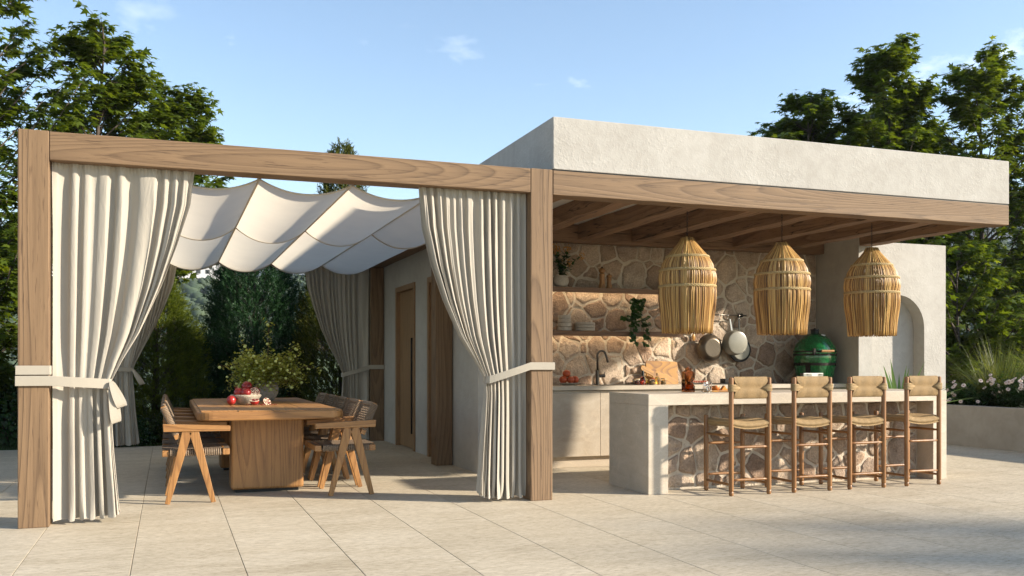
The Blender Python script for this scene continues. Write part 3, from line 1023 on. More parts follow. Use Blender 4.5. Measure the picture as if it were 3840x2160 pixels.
# trailing plant on lower shelf
t = thing('trailing_pot_plant', 'ribbed pot with trailing heart-leaved vine on the lower shelf', 'potted plant', (5.29, 10.09, 1.556))
pot = MB()
nn = 48
pot.lathe([(0.062,0.001),(0.062,0.105),(0.056,0.105),(0.055,0.09)], n=32)
pot.build('pot', M['grooved'], t, auto=True)
for k in range(28):
    a = 2*PI*k/28
    MB().tube([(0.0625*math.cos(a), 0.0625*math.sin(a), 0.004), (0.0625*math.cos(a), 0.0625*math.sin(a), 0.101)], 0.0042, 5).build('rib', M['grooved'], t)
mb = MB(); pos = []; dirs = []
for i in range(24):
    a = rnd.uniform(0, 6.28)
    sx, sy = math.cos(a), 0.55*math.sin(a)-0.25
    long_ = i < 6
    if long_: sx = (-1 if i % 2 else 1)*(0.3+0.2*(i//2)); sy = -0.75
    ps = []
    for k in range(9):
        q = k/8
        if long_:
            ps.append(Vector((sx*(0.16*math.sin(PI*min(1, q*1.15)*0.62)+0.02*q), sy*0.15*min(1, q*2.5), 0.10 + 0.10*math.sin(PI*q*0.9)*(1-q) - rnd.uniform(0.22,0.26)*q*q*1.05)))
        else:
            hh = 0.10 + (0.30 if i > 11 else 0.17)*q - 0.10*q*q*(1 if i <= 11 else 0)
            ps.append(Vector((sx*0.19*q*(1 if i <= 11 else 0.4), sy*0.12*q, hh)))
    mb.tube(ps, 0.002, 5)
    for k in range(11):
        q = rnd.uniform(0.3, 1.0); j = min(7, int(q*8))
        pos.append(ps[j].lerp(ps[j+1], q*8-j)); dirs.append((rnd.uniform(-0.8,0.8), rnd.uniform(-1,0.2), rnd.uniform(-1.0,0.15)))
mb.build('stems', M['leaf_mid'], t)
scatter('foliage', *LEAF, np.array(pos), frames_from(dirs, (0,-0.8,0.6)), np.random.default_rng(2).uniform(0.04,0.07,len(pos))[:,None]*np.array([[1.5,1,1]]), M['leaf_dark'], t)

# counter-top things --------------------------------------------------------
M['orange'] = plain('orange_peel', (0.62,0.17,0.012), 0.45, var=0.15, vscale=25, bmp=0.25, bscale=260)
M['blood_orange'] = plain('blood_orange_peel', (0.50,0.075,0.015), 0.45, var=0.3, vscale=18, bmp=0.25, bscale=260)
fp = thing('fruit_plate', 'small footed plate on the counter under the blood oranges', 'plate', (4.345, 9.93, 0.92))
MB().lathe([(0.07,0.0005),(0.075,0.008),(0.12,0.020),(0.142,0.027),(0.140,0.031),(0.11,0.026),(0.05,0.018)], n=36).build('dish', M['stoneware'], fp, auto=True)
for (x, y, z, r_, lb) in ((4.275,9.93,0.985,0.047,'blood orange on the plate, next to the timber post side'), (4.352,9.90,0.985,0.044,'blood orange at the front of the plate between two others'), (4.43,9.95,0.985,0.047,'blood orange on the plate, next to the tap side'), (4.325,9.95,1.055,0.047,'blood orange lying on top of the pile on the plate')):
    f = thing('blood_orange', lb, 'orange', (x, y, z), 0, 'blood oranges on the plate')
    MB().sphere((0,0,0), r_, 20, 14, (1,1,0.95)).build('peel', M['blood_orange'], f, smooth=True)
    MB().lathe([(0.006,r_*0.94),(0.004,r_*0.97)], n=8).build('stalk_scar', M['leaf_mid'], f)
M['olive'] = wood('olive_wood', 'X', (0.17,0.062,0.010), (0.60,0.29,0.035), figure=10, stretch=0.45, scale=5.0, rough=0.4, fine=0.15, bmp=0.05)
def rrect(w, h, r, n=5):
    out = []
    for cx, cy, a0 in ((w/2-r, -h/2+r, -90), (w/2-r, h/2-r, 0), (-w/2+r, h/2-r, 90), (-w/2+r, -h/2+r, 180)):
        for i in range(n+1):
            a = R(a0+90*i/n); out.append((cx+r*math.cos(a), cy+r*math.sin(a)))
    return out
b = tag(MB().prism([(x, z+0.142) for x, z in rrect(0.44, 0.284, 0.025)], -0.01, 0.01).build('cutting_board', M['olive'], None, bevel=0.003), 'rectangular olive-wood cutting board leaning on the stone wall', 'cutting board')
b.location = (5.70, 10.165, 0.9205); b.rotation_euler = (R(-9), R(2), 0)
pad = [(x+0.20, z) for x, z in rrect(0.26, 0.13, 0.05)]
poly = [(-0.10,-0.035),(0.0,-0.03)] + [(0.06+0.02*i, -0.03-0.05*math.sin(PI/2*i/5)) for i in range(6)] + [(0.40,-0.08),(0.40,0.08)] + [(0.16-0.02*i, 0.03+0.05*math.sin(PI/2*(5-i)/5)) for i in range(6)] + [(0.0,0.03),(-0.10,0.035),(-0.125,0.02),(-0.13,0.0),(-0.125,-0.02)]
b = tag(MB().prism(poly, -0.008, 0.008).build('paddle_board', M['olive'], None, bevel=0.003), 'long-handled olive-wood paddle board leaning in front of the rectangular one', 'cutting board')
b.location = (5.475, 10.085, 1.072); b.rotation_euler = (R(-7), R(27), 0)
M['glass'] = glass('clear_glass')
M['amber'] = glass('amber_glass', (0.40,0.14,0.04))
M['oil'] = glass('olive_oil', (0.80,0.62,0.14))
M['vinegar'] = glass('red_vinegar', (0.45,0.06,0.03))
M['cork'] = plain('cork', (0.42,0.27,0.14), 0.9, var=0.2, vscale=50)
M['nuts'] = plain('dried_spice', (0.28,0.17,0.06), 0.9, var=0.5, vscale=90, bmp=0.8, bscale=90)
M['spice_red'] = plain('red_spice', (0.18,0.05,0.03), 0.9, var=0.5, vscale=90, bmp=0.8, bscale=90)
def bottle(x, y, prof, label, liquid=None, fill=0.6, stopper=None):
    t = thing('oil_bottle', label, 'bottle', (x, y, 0.9205))
    MB().lathe(prof, n=24, cap1=False).build('glass_body', M['glass'], t, auto=True)
    if liquid:
        zt = prof[-1][1]*fill
        lp = [(max(0.003, a*0.86), b_+0.003) for a, b_ in prof if b_ < zt]
        MB().lathe(lp, n=20).build('liquid', M[liquid], t, auto=True)
    rt, zt = prof[-1]
    if stopper: MB().lathe([(rt*0.9, zt-0.012), (rt*0.95, zt+0.002), (rt*1.25, zt+0.004), (rt*1.25, zt+stopper), (rt, zt+stopper+0.004)], n=14).build('stopper', M['black'] if stopper > 0.03 else M['cork'], t, auto=True)
LONG = [(0.034,0.001),(0.037,0.01),(0.036,0.05),(0.024,0.075),(0.014,0.09),(0.012,0.115)]
ROUND = [(0.022,0.001),(0.036,0.02),(0.040,0.045),(0.034,0.07),(0.014,0.088),(0.010,0.105),(0.013,0.11)]
bottle(5.315, 9.95, LONG, 'slim red vinegar bottle with a black cap among the spice jars', 'vinegar', 0.9, 0.05)
bottle(5.365, 10.01, ROUND, 'round flask of yellow oil with a glass neck beside the red vinegar bottle', 'oil', 0.75, 0.02)
bottle(5.515, 9.96, [(0.030,0.001),(0.034,0.012),(0.036,0.06),(0.028,0.08),(0.012,0.095),(0.010,0.118)], 'dark olive oil bottle standing between two low spice jars', 'oil', 0.8, 0.018)
def jar(x, y, label, content, lid):
    t = thing('spice_jar', label, 'jar', (x, y, 0.9205))
    MB().lathe([(0.030,0.001),(0.033,0.006),(0.033,0.058),(0.029,0.064)], n=22, cap1=False).build('glass_body', M['glass'], t, auto=True)
    MB().lathe([(0.027,0.005),(0.0295,0.01),(0.0295,0.042),(0.01,0.046)], n=18).build('filling', M[content], t, auto=True)
    MB().lathe([(0.033,0.0645),(0.034,0.066),(0.034,0.074),(0.032,0.076)], n=22).build('lid', M[lid], t, auto=True)
jar(5.25, 9.97, 'low jar of dark red spice with a cork lid beside the red vinegar bottle', 'spice_red', 'cork')
jar(5.43, 9.93, 'low jar of green-brown spice with an orange lid between the bottles', 'nuts', 'blood_orange')
jar(5.60, 9.96, 'low jar of brown spice with a cork lid at the board corner', 'nuts', 'cork')

# rail with pans --------------------------------------------------------------
rl = thing('utensil_rail', 'thin dark steel rail on the stone wall with hooks for the pans', 'rail', (6.0, 10.17, 1.785))
MB().tube([(0,0,0),(0.91,0,0)], 0.008, 10).build('bar', M['gunmetal'], rl, smooth=True)
for x in (0.03, 0.86): MB().lathe([(0.024,-0.09),(0.024,-0.02),(0.016,-0.012)], (x, 0, 0), 16, axis='Y').build('bracket', M['black'], rl)
for x in (0.13, 0.26, 0.385, 0.505, 0.63, 0.80):
    MB().tube([(x,0,0.010),(x,-0.012,0.0),(x,-0.010,-0.02),(x,-0.006,-0.045),(x,-0.016,-0.06),(x,-0.026,-0.048)], 0.003, 6).build('hook', M['steel'], rl, smooth=True)
def spoon(x, z, L, label):
    t = tag(MB().add([], []).tube([(0,0,0),(0,0,-L)], [0.006,0.007], 8).sphere((0,0,-L-0.035), 0.05, 12, 8, (0.5,0.16,0.9)).build('wooden_spoon', M['olive'], None, smooth=True), label, 'spoon')
    t.location = (x, 10.15, z)
spoon(6.13, 1.735, 0.20, 'longer olive-wood spoon hanging from the rail')
spoon(6.265, 1.735, 0.12, 'shorter olive-wood spoon hanging from the rail beside the frying pan')
M['pan'] = plain('bronze_pan', (0.15,0.115,0.08), 0.35, 0.7, var=0.1)
M['pan_base'] = plain('pan_base', (0.22,0.175,0.125), 0.4, 0.6)
M['enamel'] = plain('cream_enamel', (0.30,0.285,0.235), 0.28, 0.0)
def hung(name, label, x, z, tilt, prof, mat, handle, base=None, hmat='black'):
    """pan hanging with its bottom to the room"""
    t = thing(name, label, 'pan', (x, 10.14, z))
    t.rotation_euler = (0, R(tilt), 0)
    o1 = MB().lathe(prof, (0,0,-handle-prof_r(prof)), 40, cap0=False, axis='Y').build('bowl', mat, t, auto=True)
    MB().beam((0,-0.005,-handle-0.01),(0,0.0,0.0),0.026,0.014,(0,1,0),0.020,0.010).build('handle', M[hmat], t, bevel=0.003)
    return t
def prof_r(p): return max(a for a, _ in p)
t = hung('frying_pan', 'bronze frying pan with a gridded base and black handle hanging on the rail', 6.385, 1.735, 3, [(0.165,-0.02),(0.178,-0.018),(0.172,0.0),(0.150,0.035),(0.120,0.052),(0.112,0.056),(0.001,0.056)], M['pan'], 0.19)
zc = -0.19-0.178
gb = MB()
for k in range(-5, 6):
    for dy in (1, -1):
        L = math.sqrt(max(0, 0.104**2-(k*0.019)**2))
        a = R(62*dy*0.5+ (45 if dy > 0 else -20))
        d = Vector((math.cos(a), 0, math.sin(a))); nrm = Vector((-d.z, 0, d.x))
        c0 = Vector((0, -0.0575, zc)) + nrm*k*0.019
        gb.beam(c0-d*L, c0+d*L, 0.003, 0.003, (0,1,0))
gb.build('base_grid', M['dark_iron'], t)
MB().lathe([(0.108,0.0565),(0.108,0.0580),(0.104,0.0582)], (0,0,zc), 40, axis='Y').build('base_disc', M['pan_base'], t)
t = hung('saucepan', 'cream enamel saucepan hanging on the rail, bottom towards the room', 6.648, 1.735, -9, [(0.135,-0.01),(0.160,0.0),(0.158,0.02),(0.150,0.09),(0.138,0.112),(0.12,0.118),(0.001,0.118)], M['enamel'], 0.145, hmat='steel')
t = hung('skillet', 'shallow black-rimmed pan hanging behind the saucepan', 6.82, 1.735, -2, [(0.150,0.0),(0.158,0.002),(0.155,0.02),(0.12,0.03),(0.001,0.03)], M['black'], 0.23, hmat='gunmetal')
MB().lathe([(0.125,0.0305),(0.118,0.033),(0.001,0.034)], (0,0,-0.23-0.158), 36, axis='Y').build('base_disc', M['enamel'], t)
for o_ in (t,): o_.location.y = 10.20

# kamado grill --------------------------------------------------------------
def kamado_mat():
    m, nt, bs = new_mat('green_glaze')
    v = coords(nt, (1,1,1))
    vo = N(nt, 'ShaderNodeTexVoronoi'); vo.inputs['Scale'].default_value = 46
    nt.links.new(v, vo.inputs['Vector'])
    c = ramp(nt, vo.outputs['Distance'], [(0.0, (0.014,0.19,0.048)), (0.7, (0.006,0.085,0.024))])
    nt.links.new(c, bs.inputs['Base Color'])
    bs.inputs['Roughness'].default_value = 0.16
    bs.inputs['Coat Weight'].default_value = 0.4
    bump(nt, bs, vo.outputs['Distance'], -0.8, 0.012)
    return m
M['kamado'] = kamado_mat()
kg = thing('kamado_grill', 'egg-shaped green ceramic grill with black bands standing on the counter', 'grill', (7.755, 9.90, 0.92))
MB().lathe([(0.162,0.001),(0.207,0.04),(0.231,0.11),(0.247,0.19),(0.261,0.28),(0.264,0.345),(0.262,0.362)], n=56).build('base', M['kamado'], kg, auto=True)
lid = MB().lathe([(0.262,0.372),(0.264,0.40),(0.258,0.44),(0.231,0.50),(0.190,0.556),(0.138,0.60),(0.081,0.628),(0.057,0.635)], n=56).build('lid', M['kamado'], kg, auto=True)
MB().lathe([(0.045,0.632),(0.050,0.636),(0.050,0.672),(0.055,0.676),(0.055,0.688),(0.016,0.692),(0.010,0.705)], n=28).build('vent_cap', M['black'], lid, auto=True)
for z, r_, h in ((0.363, 0.268, 0.020), (0.245, 0.2585, 0.036), (0.405, 0.267, 0.016)):
    MB().lathe([(r_-0.012,z-h/2),(r_,z-h/2),(r_,z+h/2),(r_-0.012,z+h/2)], n=56, cap0=False, cap1=False).build('band', M['dark_iron'], kg, auto=True)
for a in (-147,):
    ca, sa = math.cos(R(a)), math.sin(R(a))
    MB().beam((0.223*ca,0.223*sa,0.03),(0.266*ca,0.266*sa,0.26),0.06,0.008,(ca,sa,0)).build('band', M['dark_iron'], kg)
# handle towards the camera, logo disc above
ha = -98
hx, hy = math.cos(R(ha)), math.sin(R(ha))
tx_, ty_ = -hy, hx
hc = Vector((0.305*hx, 0.305*hy, 0.408))
MB().tube([hc + Vector((tx_,ty_,0))*-0.085, hc + Vector((tx_,ty_,0))*0.085], 0.0155, 12).build('handle', M['teakX'], kg, smooth=False)
MB().beam(hc+Vector((tx_,ty_,0))*-0.088, (0.245*hx-tx_*0.088, 0.245*hy-ty_*0.088, 0.402), 0.02, 0.02).beam(hc+Vector((tx_,ty_,0))*0.088, (0.245*hx+tx_*0.088, 0.245*hy+ty_*0.088, 0.402), 0.02, 0.02).beam((0.262*hx-tx_*0.16, 0.262*hy-ty_*0.16, 0.365), (0.262*hx-tx_*0.16, 0.262*hy-ty_*0.16, 0.44), 0.03, 0.03, (hx,hy,0)).build('hinge', M['dark_iron'], kg)
for sx in (-1, 1): MB().tube([(sx*0.257,-0.02,0.245),(sx*0.28,-0.02,0.245)], 0.02, 10).build('bolt', M['dark_iron'], kg)
M['white_enamel'] = plain('white_badge', (0.75,0.72,0.68), 0.4)
bd = MB()
bd.lathe([(0.036,0.0),(0.036,0.004)], n=24)
ob = bd.build('badge', M['white_enamel'], lid)
pb = Vector((0.032, -0.121, 0.606)); nb = Vector((0.12,-0.45,0.87)).normalized()
ob.location = pb + nb*0.006; ob.rotation_euler = nb.to_track_quat('Z','Y').to_euler(); ob.scale = (1.1,0.6,1)
bx_ = thing('steel_box', 'small polished steel box standing in front of the green grill', 'box', (7.52, 9.66, 0.92))
MB().box(-0.15, 0.15, -0.035, 0.035, 0.0005, 0.135).build('casing', M['steel'], bx_, bevel=0.006)
MB().box(-0.03, 0.06, -0.0375, -0.0352, 0.06, 0.13).build('plate', M['white_enamel'], bx_)
for x in (-0.08, 0.10, 0.12): MB().tube([(x,-0.036,0.118),(x,-0.045,0.118)], 0.008, 8).build('stud', M['steel'], bx_)

# ------------------------------------------------------------------ island
isl = thing('kitchen_island', 'beige waterfall stone island with a field-stone front under the pendants', 'kitchen island', (5.725, 7.8, 0))
def ip(name, mb, mat, **kw):
    o = mb.build(name, mat, None, **kw); o.parent = isl; o.location = (-5.725, -7.8, 0); return o
ip('worktop', MB().box(4.02, 7.432, 7.42, 8.212, 0.796, 0.897), M['counter'], bevel=0.003)
ip('end_panel', MB().box(4.0202, 4.22, 7.4205, 8.2115, 0.001, 0.7955), M['counter'], bevel=0.002)
ip('end_panel', MB().box(7.26, 7.4318, 7.4205, 8.2115, 0.001, 0.7955), M['counter'], bevel=0.002)
ip('rear_panel', MB().box(4.2205, 7.2595, 7.72, 8.18, 0.001, 0.7945), M['cabinet'])
isw = ip('stone_front', MB().box(4.2205, 7.2595, 7.645, 7.719, 0.001, 0.7945), M['mortar'])
stones(isw, (0, 0, 0), 4.23, 7.25, 0.01, 0.79, 7.645, 0.20, 21, 0.010)

# things on the island
t = thing('whisky_bottle', 'flat amber glass bottle with a notched side on the island', 'bottle', (4.67, 7.83, 0.8975))
poly = [(-0.056,0.002),(0.056,0.002),(0.056,0.058),(0.050,0.068),(0.030,0.092),(0.028,0.096),(0.032,0.102),(0.052,0.122),(0.056,0.132),(0.056,0.186),(0.018,0.212),(0.016,0.232),(-0.016,0.232),(-0.018,0.212),(-0.056,0.186)]
MB().prism(poly, -0.032, 0.032).build('glass_body', M['amber'], t, bevel=0.004)
MB().prism([(-0.046,0.016),(0.046,0.016),(0.046,0.054),(0.022,0.088),(-0.046,0.07)], -0.022, 0.022).build('spirit', M['amber'], t)
MB().lathe([(0.0165,0.2325),(0.0165,0.240),(0.0155,0.243)], n=18).build('collar', M['amber'], t, auto=True)
t = thing('tumbler', 'clear glass tumbler full of ice on the island', 'glass', (4.80, 7.70, 0.8975))
MB().lathe([(0.036,0.001),(0.043,0.006),(0.044,0.098),(0.0405,0.098),(0.0395,0.014),(0.001,0.013)], n=32, cap1=False).build('glass_body', M['glass'], t, auto=True)
M['ice'] = glass('ice', (0.95,0.97,1.0), 0.12, 1.31)
for i in range(6):
    ic = MB().box(-0.013,0.013,-0.013,0.013,-0.013,0.013).build('ice_cube', M['ice'], t, bevel=0.003)
    a = i*2.2
    ic.location = (0.018*math.cos(a), 0.018*math.sin(a), 0.032 + 0.012*i); ic.rotation_euler = (a, a*0.7, a*1.3)
MB().lathe([(0.024,0.0),(0.024,0.004)], n=20).build('citrus_slice', M['orange'], t, auto=True).location = (0.012, -0.01, 0.075)
ob = tag(MB().prismz(rrect(0.30, 0.16, 0.03), 0, 0.016).build('serving_board', M['olive'], None, bevel=0.003), 'small wooden board under the cut orange on the island', 'cutting board')
ob.location = (5.02, 7.86, 0.8975)
M['orange_flesh'] = plain('orange_flesh', (0.72,0.27,0.03), 0.4, var=0.25, vscale=40)
def half_orange(x, y, r_, label, rot):
    t = thing('orange_half', label, 'orange', (x, y, 0.9140+r_*0.62))
    t.rotation_euler = rot
    prof = [(r_*math.sin(a), -r_*math.cos(a)) for a in [PI/2*i/8 for i in range(0, 9)]]
    prof[0] = (0.001, -r_)
    MB().lathe(prof, n=24, cap0=False).build('peel', M['orange'], t, auto=True)
    MB().lathe([(r_*0.93, -0.001), (r_*0.92, 0.001)], n=24).build('flesh', M['orange_flesh'], t)
half_orange(4.975, 7.84, 0.044, 'cut orange half beside the ice-filled tumbler', (R(-25), R(12), 0))
tw = thing('orange_wedge', 'orange wedge on the wooden board beside the cut half', 'orange', (5.07, 7.84, 0.9142))
MB().prism([(-0.035,0),(0.035,0),(0.0,0.045)], -0.02, 0.02).build('flesh', M['orange_flesh'], tw, bevel=0.002)
MB().prism([(-0.038,-0.0),(0.038,0.0),(0.034,0.003),(-0.034,0.003)], -0.022, 0.022).build('peel', M['orange'], tw)

# ------------------------------------------------------------------ bar stools
def cord_mat(name, c0, c1, axis, freq):
    c0, c1 = A(c0, 0.85), A(c1, 0.85)
    m, nt, bs = new_mat(name)
    v = coords(nt)
    sp = N(nt, 'ShaderNodeSeparateXYZ'); nt.links.new(v, sp.inputs[0])
    w = math_(nt, 'ABSOLUTE', math_(nt, 'SINE', math_(nt, 'ADD', math_(nt, 'MULTIPLY', sp.outputs[axis], freq), math_(nt, 'MULTIPLY', noise(nt, v, 14, 2), 2.2))))
    g = noise(nt, v, 120, 4)
    c = mix(nt, 0.5, ramp(nt, w, [(0.0, tuple(x*0.45 for x in c0)), (0.4, c0), (1.0, c1)]), ramp(nt, g, [(0.3, c0), (0.7, c1)]))
    nt.links.new(c, bs.inputs['Base Color'])
    bs.inputs['Roughness'].default_value = 0.75
    bump(nt, bs, w, 0.7, 0.006)
    return m
M['cordX'] = cord_mat('danish_cord_X', (0.29,0.175,0.068), (0.46,0.305,0.138), 0, 520)
M['cordZ'] = cord_mat('danish_cord_Z', (0.33,0.21,0.088), (0.50,0.345,0.165), 2, 520)
st = thing('bar_stool', 'rush-seated wooden bar stool at the island end beside the pergola post', 'bar stool', (4.866, 7.305, 0), 0, 'bar stools along the island')
LX, LY0, LY1 = 0.197, -0.205, 0.205
legp = [(0.0135,0.0005),(0.0195,0.006),(0.0215,0.02),(0.0205,0.034),(0.0175,0.040),(0.0205,0.046),(0.0215,0.06)]
for sx in (-1, 1):
    MB().lathe(legp + [(0.0215,1.035),(0.0200,1.044),(0.010,1.048)], (sx*LX, LY0, 0), 18).build('leg', M['stool'], st, auto=True)
    MB().lathe(legp + [(0.0215,0.69),(0.0195,0.698),(0.008,0.702)], (sx*LX, LY1, 0), 18).build('leg', M['stool'], st, auto=True)
def rung(a, b, r_=0.0115):
    a, b = Vector(a), Vector(b)
    MB().tube([a.lerp(b, i/6) for i in range(7)], [r_*0.8, r_, r_*1.08, r_*1.12, r_*1.08, r_, r_*0.8], 10).build('rung', M['stool'], st, smooth=True)
for z in (0.43, 0.14): rung((-LX,LY0,z), (LX,LY0,z))
for z in (0.437, 0.15): rung((-LX,LY1,z), (LX,LY1,z))
for sx in (-1, 1):
    for z in (0.53, 0.098): rung((sx*LX,LY0,z), (sx*LX,LY1,z))
# seat: cords run over the front and back rails; saddle-shaped, four wedges meet in the middle
def seat_fn(th):
    def fn(u, v):
        x = (2*u-1)
        y = (2*v-1)
        edge = max(abs(x), abs(y))
        dip = 0.024*(1-x*x)
        rim = max(0.0, (edge-0.86)/0.14)
        z = 0.682 - dip - 0.020*rim*rim
        # ridges of single cords
        if abs(y) > abs(x): rid = math.sin(x*PI*34)
        else: rid = math.sin(y*PI*34)
        z += 0.0013*rid - 0.004*math.exp(-((abs(x)-abs(y))/0.03)**2)
        return (x*(LX-0.008), y*(LY1+0.008), z)
    return fn
mb = MB().grid(seat_fn(0), 136, 136)
def skirt(i):
    def fn(u, v):
        t = 2*u-1
        x, y = [(t, -1), (1, t), (-t, 1), (-1, -t)][i]
        dip = 0.024*(1-x*x)
        zz = 0.662 - dip - 0.050*v
        out = 0.016*math.sin(PI*min(1, v*1.0))*1.0 - 0.012*v
        rid = 0.0014*math.sin(t*PI*34)
        px, py = x*(LX-0.008), y*(LY1+0.008)
        if abs(y) == 1: py += math.copysign(out+rid, y)
        else: px += math.copysign(out*0.6+rid, x)
        return (px, py, zz)
    return fn
for i in range(4): mb.grid(skirt(i), 136, 8)
mb.build('rush_seat', M['cordX'], st, smooth=True)
# backrest: cord wound over two horizontal bars, laced to the legs
def back_fn(u, v):
    x = (2*u-1)*(LX-0.024)
    t = v*2*PI
    # two-lobed loop profile in (y,z)
    s = math.sin(t); c = math.cos(t)
    z = 0.957 + 0.098*c
    lobe = abs((z-0.957)/0.098)
    y = 0.020*s*(0.55+0.45*min(1, lobe*2.4)) if lobe < 0.82 else 0.020*s*1.0
    inset = 0.034*max(0, 1-abs(z-0.957)/0.055)
    xx = x*(1-inset/(LX-0.024)*max(0, abs(2*u-1)-0.0)**6)
    rid = 0.0012*math.sin(u*PI*2*30)
    return (xx, LY0 + y*(1+0.06*math.sin(u*PI*60)), z+rid*c)
MB().grid(back_fn, 180, 40).build('woven_back', M['cordX'], st, smooth=True)
for sx in (-1, 1):
    wm = MB()
    for k in range(8):
        z = 0.928 + 0.0078*k
        ext = 0.060*(1-abs(k-3.5)/4.2)
        pts = []
        for j in range(12):
            a = PI*0.5 + PI*j/11
            pts.append((sx*(LX - 0.0255*math.cos(a)*-1 if False else LX + 0.0255*math.cos(a-PI)), LY0 + 0.0265*math.sin(a), z))
        front = (sx*(LX-0.022-ext), LY0-0.022, z)
        backp = (sx*(LX-0.022-ext), LY0+0.022, z)
        ring = [backp] + [(sx*(LX + 0.0262*math.sin(PI*j/8)), LY0 + 0.0262*math.cos(PI*j/8), z) for j in range(9)] + [front]
        wm.tube(ring, 0.0046, 6, closed=True)
    wm.build('cord_lashing', M['cordZ'], st, smooth=True)
SL = ['second bar stool counted from the pergola post along the island', 'third bar stool counted from the pergola post along the island', 'rush-seated bar stool at the island end beside the arched wall']
for x, lb in zip((5.530, 6.151, 6.8185), SL):
    copy_tree(st, (x, 7.305, 0), 0, lb)

# ------------------------------------------------------------------ pendant lamps
def reed_mat():
    m, nt, bs = new_mat('dried_reed')
    at = N(nt, 'ShaderNodeAttribute', attribute_name='shade')
    v = coords(nt, (6, 6, 1.2))
    c = ramp(nt, at.outputs['Fac'], [(0.0, (0.085,0.032,0.008)), (0.3, (0.30,0.15,0.040)), (0.7, (0.46,0.26,0.075)), (1.0, (0.62,0.39,0.135))])
    c = mix(nt, 0.5, c, ramp(nt, noise(nt, v, 5, 5), [(0.3, (0.7,0.65,0.55)), (0.6, (1.05,1.05,1.05))]), 'MULTIPLY')
    nt.links.new(c, bs.inputs['Base Color'])
    bs.inputs['Roughness'].default_value = 0.42
    return m
M['reed'] = reed_mat()
M['raffia'] = plain('raffia_braid', (0.52,0.37,0.165), 0.7, var=0.2, vscale=60, bmp=0.3)
PZ0 = [(2.364,0.062),(2.30,0.115),(2.24,0.178),(2.19,0.228),(2.13,0.268),(2.06,0.300),(1.98,0.314),(1.905,0.306),(1.84,0.309),(1.76,0.304),(1.66,0.288),(1.56,0.274),(1.465,0.266)]
PZ = [(z, r_*0.868) for z, r_ in PZ0]
pr = random.Random(4)
lamp = thing('pendant_lamp', 'reed pendant lamp hanging next to the pergola post', 'pendant lamp', (4.671, 7.85, 0), 0, 'reed pendant lamps over the island')
def reeds():
    V, F, S = [], [], []
    n = 320
    for i in range(n):
        a0 = 2*PI*i/n + pr.uniform(-0.012, 0.012)
        lay = (-0.009, 0.002)[i % 2]
        zb = pr.uniform(-0.007, 0.006)
        w = pr.uniform(0.0036, 0.0054)
        da = pr.uniform(-0.012, 0.012)
        sh = pr.random()
        wob = pr.uniform(0, 6)
        pts = []
        zt0 = pr.uniform(-0.005, 0.018)
        for k in range(19):
            z = PZ[0][0]+zt0 + (PZ[-1][0]+zb - PZ[0][0]-zt0)*k/18
            r_ = float(np.interp(-z, [-p[0] for p in PZ], [p[1] for p in PZ])) + lay + 0.004*math.sin(9*z+wob)*(1 if z < 1.9 else 0.4)
            for zb_ in (2.19, 2.06, 1.905):      # drawn in under the bands
                r_ -= 0.012*math.exp(-((z-zb_)/0.016)**2)
            a = a0 + da*(2.364-z) + 0.008*math.sin(7*z+wob*2)
            pts.append((r_*math.cos(a), r_*math.sin(a), z))
        mb = MB().tube(pts, [w*(0.8 if k == 0 else 1) for k in range(19)], 5)
        b = len(V); V += mb.v; F += [tuple(q+b for q in f) for f in mb.f]; S += [sh]*len(mb.v)
    me = bpy.data.meshes.new('reed_shade'); me.from_pydata(V, [], F)
    at = me.attributes.new('shade', 'FLOAT', 'POINT'); at.data.foreach_set('value', np.array(S, np.float32))
    me.polygons.foreach_set('use_smooth', [True]*len(me.polygons)); me.update()
    return me
o = link('reed_shade', reeds(), M['reed'], lamp); o['kind'] = 'stuff'
for zb_ in (2.19, 2.06, 1.905):
    rb = float(np.interp(-zb_, [-p[0] for p in PZ], [p[1] for p in PZ])) - 0.001
    mb = MB()
    for s_ in range(4):
        pts = []
        for k in range(96):
            a = 2*PI*k/96
            ph = a*14 + s_*PI/2
            pts.append(((rb+0.005+0.004*math.sin(ph))*math.cos(a), (rb+0.005+0.004*math.sin(ph))*math.sin(a), zb_ + 0.0095*math.cos(ph)))
        mb.tube(pts, 0.0052, 5, closed=True)
    mb.build('band', M['raffia'], lamp, smooth=True)
mb = MB()
z = 2.634
k = 0
while z > 2.37:
    rx, ry = (0.007, 0.0) if k % 2 else (0.0, 0.007)
    pts = [(rx*math.cos(2*PI*j/10), ry*math.cos(2*PI*j/10), z-0.017+0.017*math.sin(2*PI*j/10)) for j in range(10)]
    mb.tube(pts, 0.0022, 5, closed=True)
    z -= 0.027; k += 1
mb.build('chain', M['black'], lamp, smooth=True)
MB().lathe([(0.062,2.360),(0.064,2.366),(0.02,2.372),(0.01,2.385)], n=20).build('top_ring', M['dark_iron'], lamp, auto=True)
l2 = copy_tree(lamp, (5.752, 7.85, -0.001), 0.7, 'middle reed pendant lamp of the three over the island')
mb = MB()
for k in range(7):
    z = 2.634 + 0.027*(k+1) - 0.002
    rx, ry = (0.007, 0.0) if k % 2 else (0.0, 0.007)
    mb.tube([(rx*math.cos(2*PI*j/10), ry*math.cos(2*PI*j/10), z-0.017+0.017*math.sin(2*PI*j/10)) for j in range(10)], 0.0022, 5, closed=True)
mb.build('chain', M['black'], l2, smooth=True)
copy_tree(lamp, (6.864, 7.85, -0.004), 1.6, 'reed pendant lamp hanging next to the arched wall')
# ------------------------------------------------------------------ dining table
tb = thing('dining_table', 'long thick-topped teak dining table on two slab pedestals', 'table', (0.855, 9.88, 0))
TXh, TYh = 0.625, 1.55
def top_poly(w, h, c):
    return rrect(2*w, 2*h, c, 6)
mb = MB()
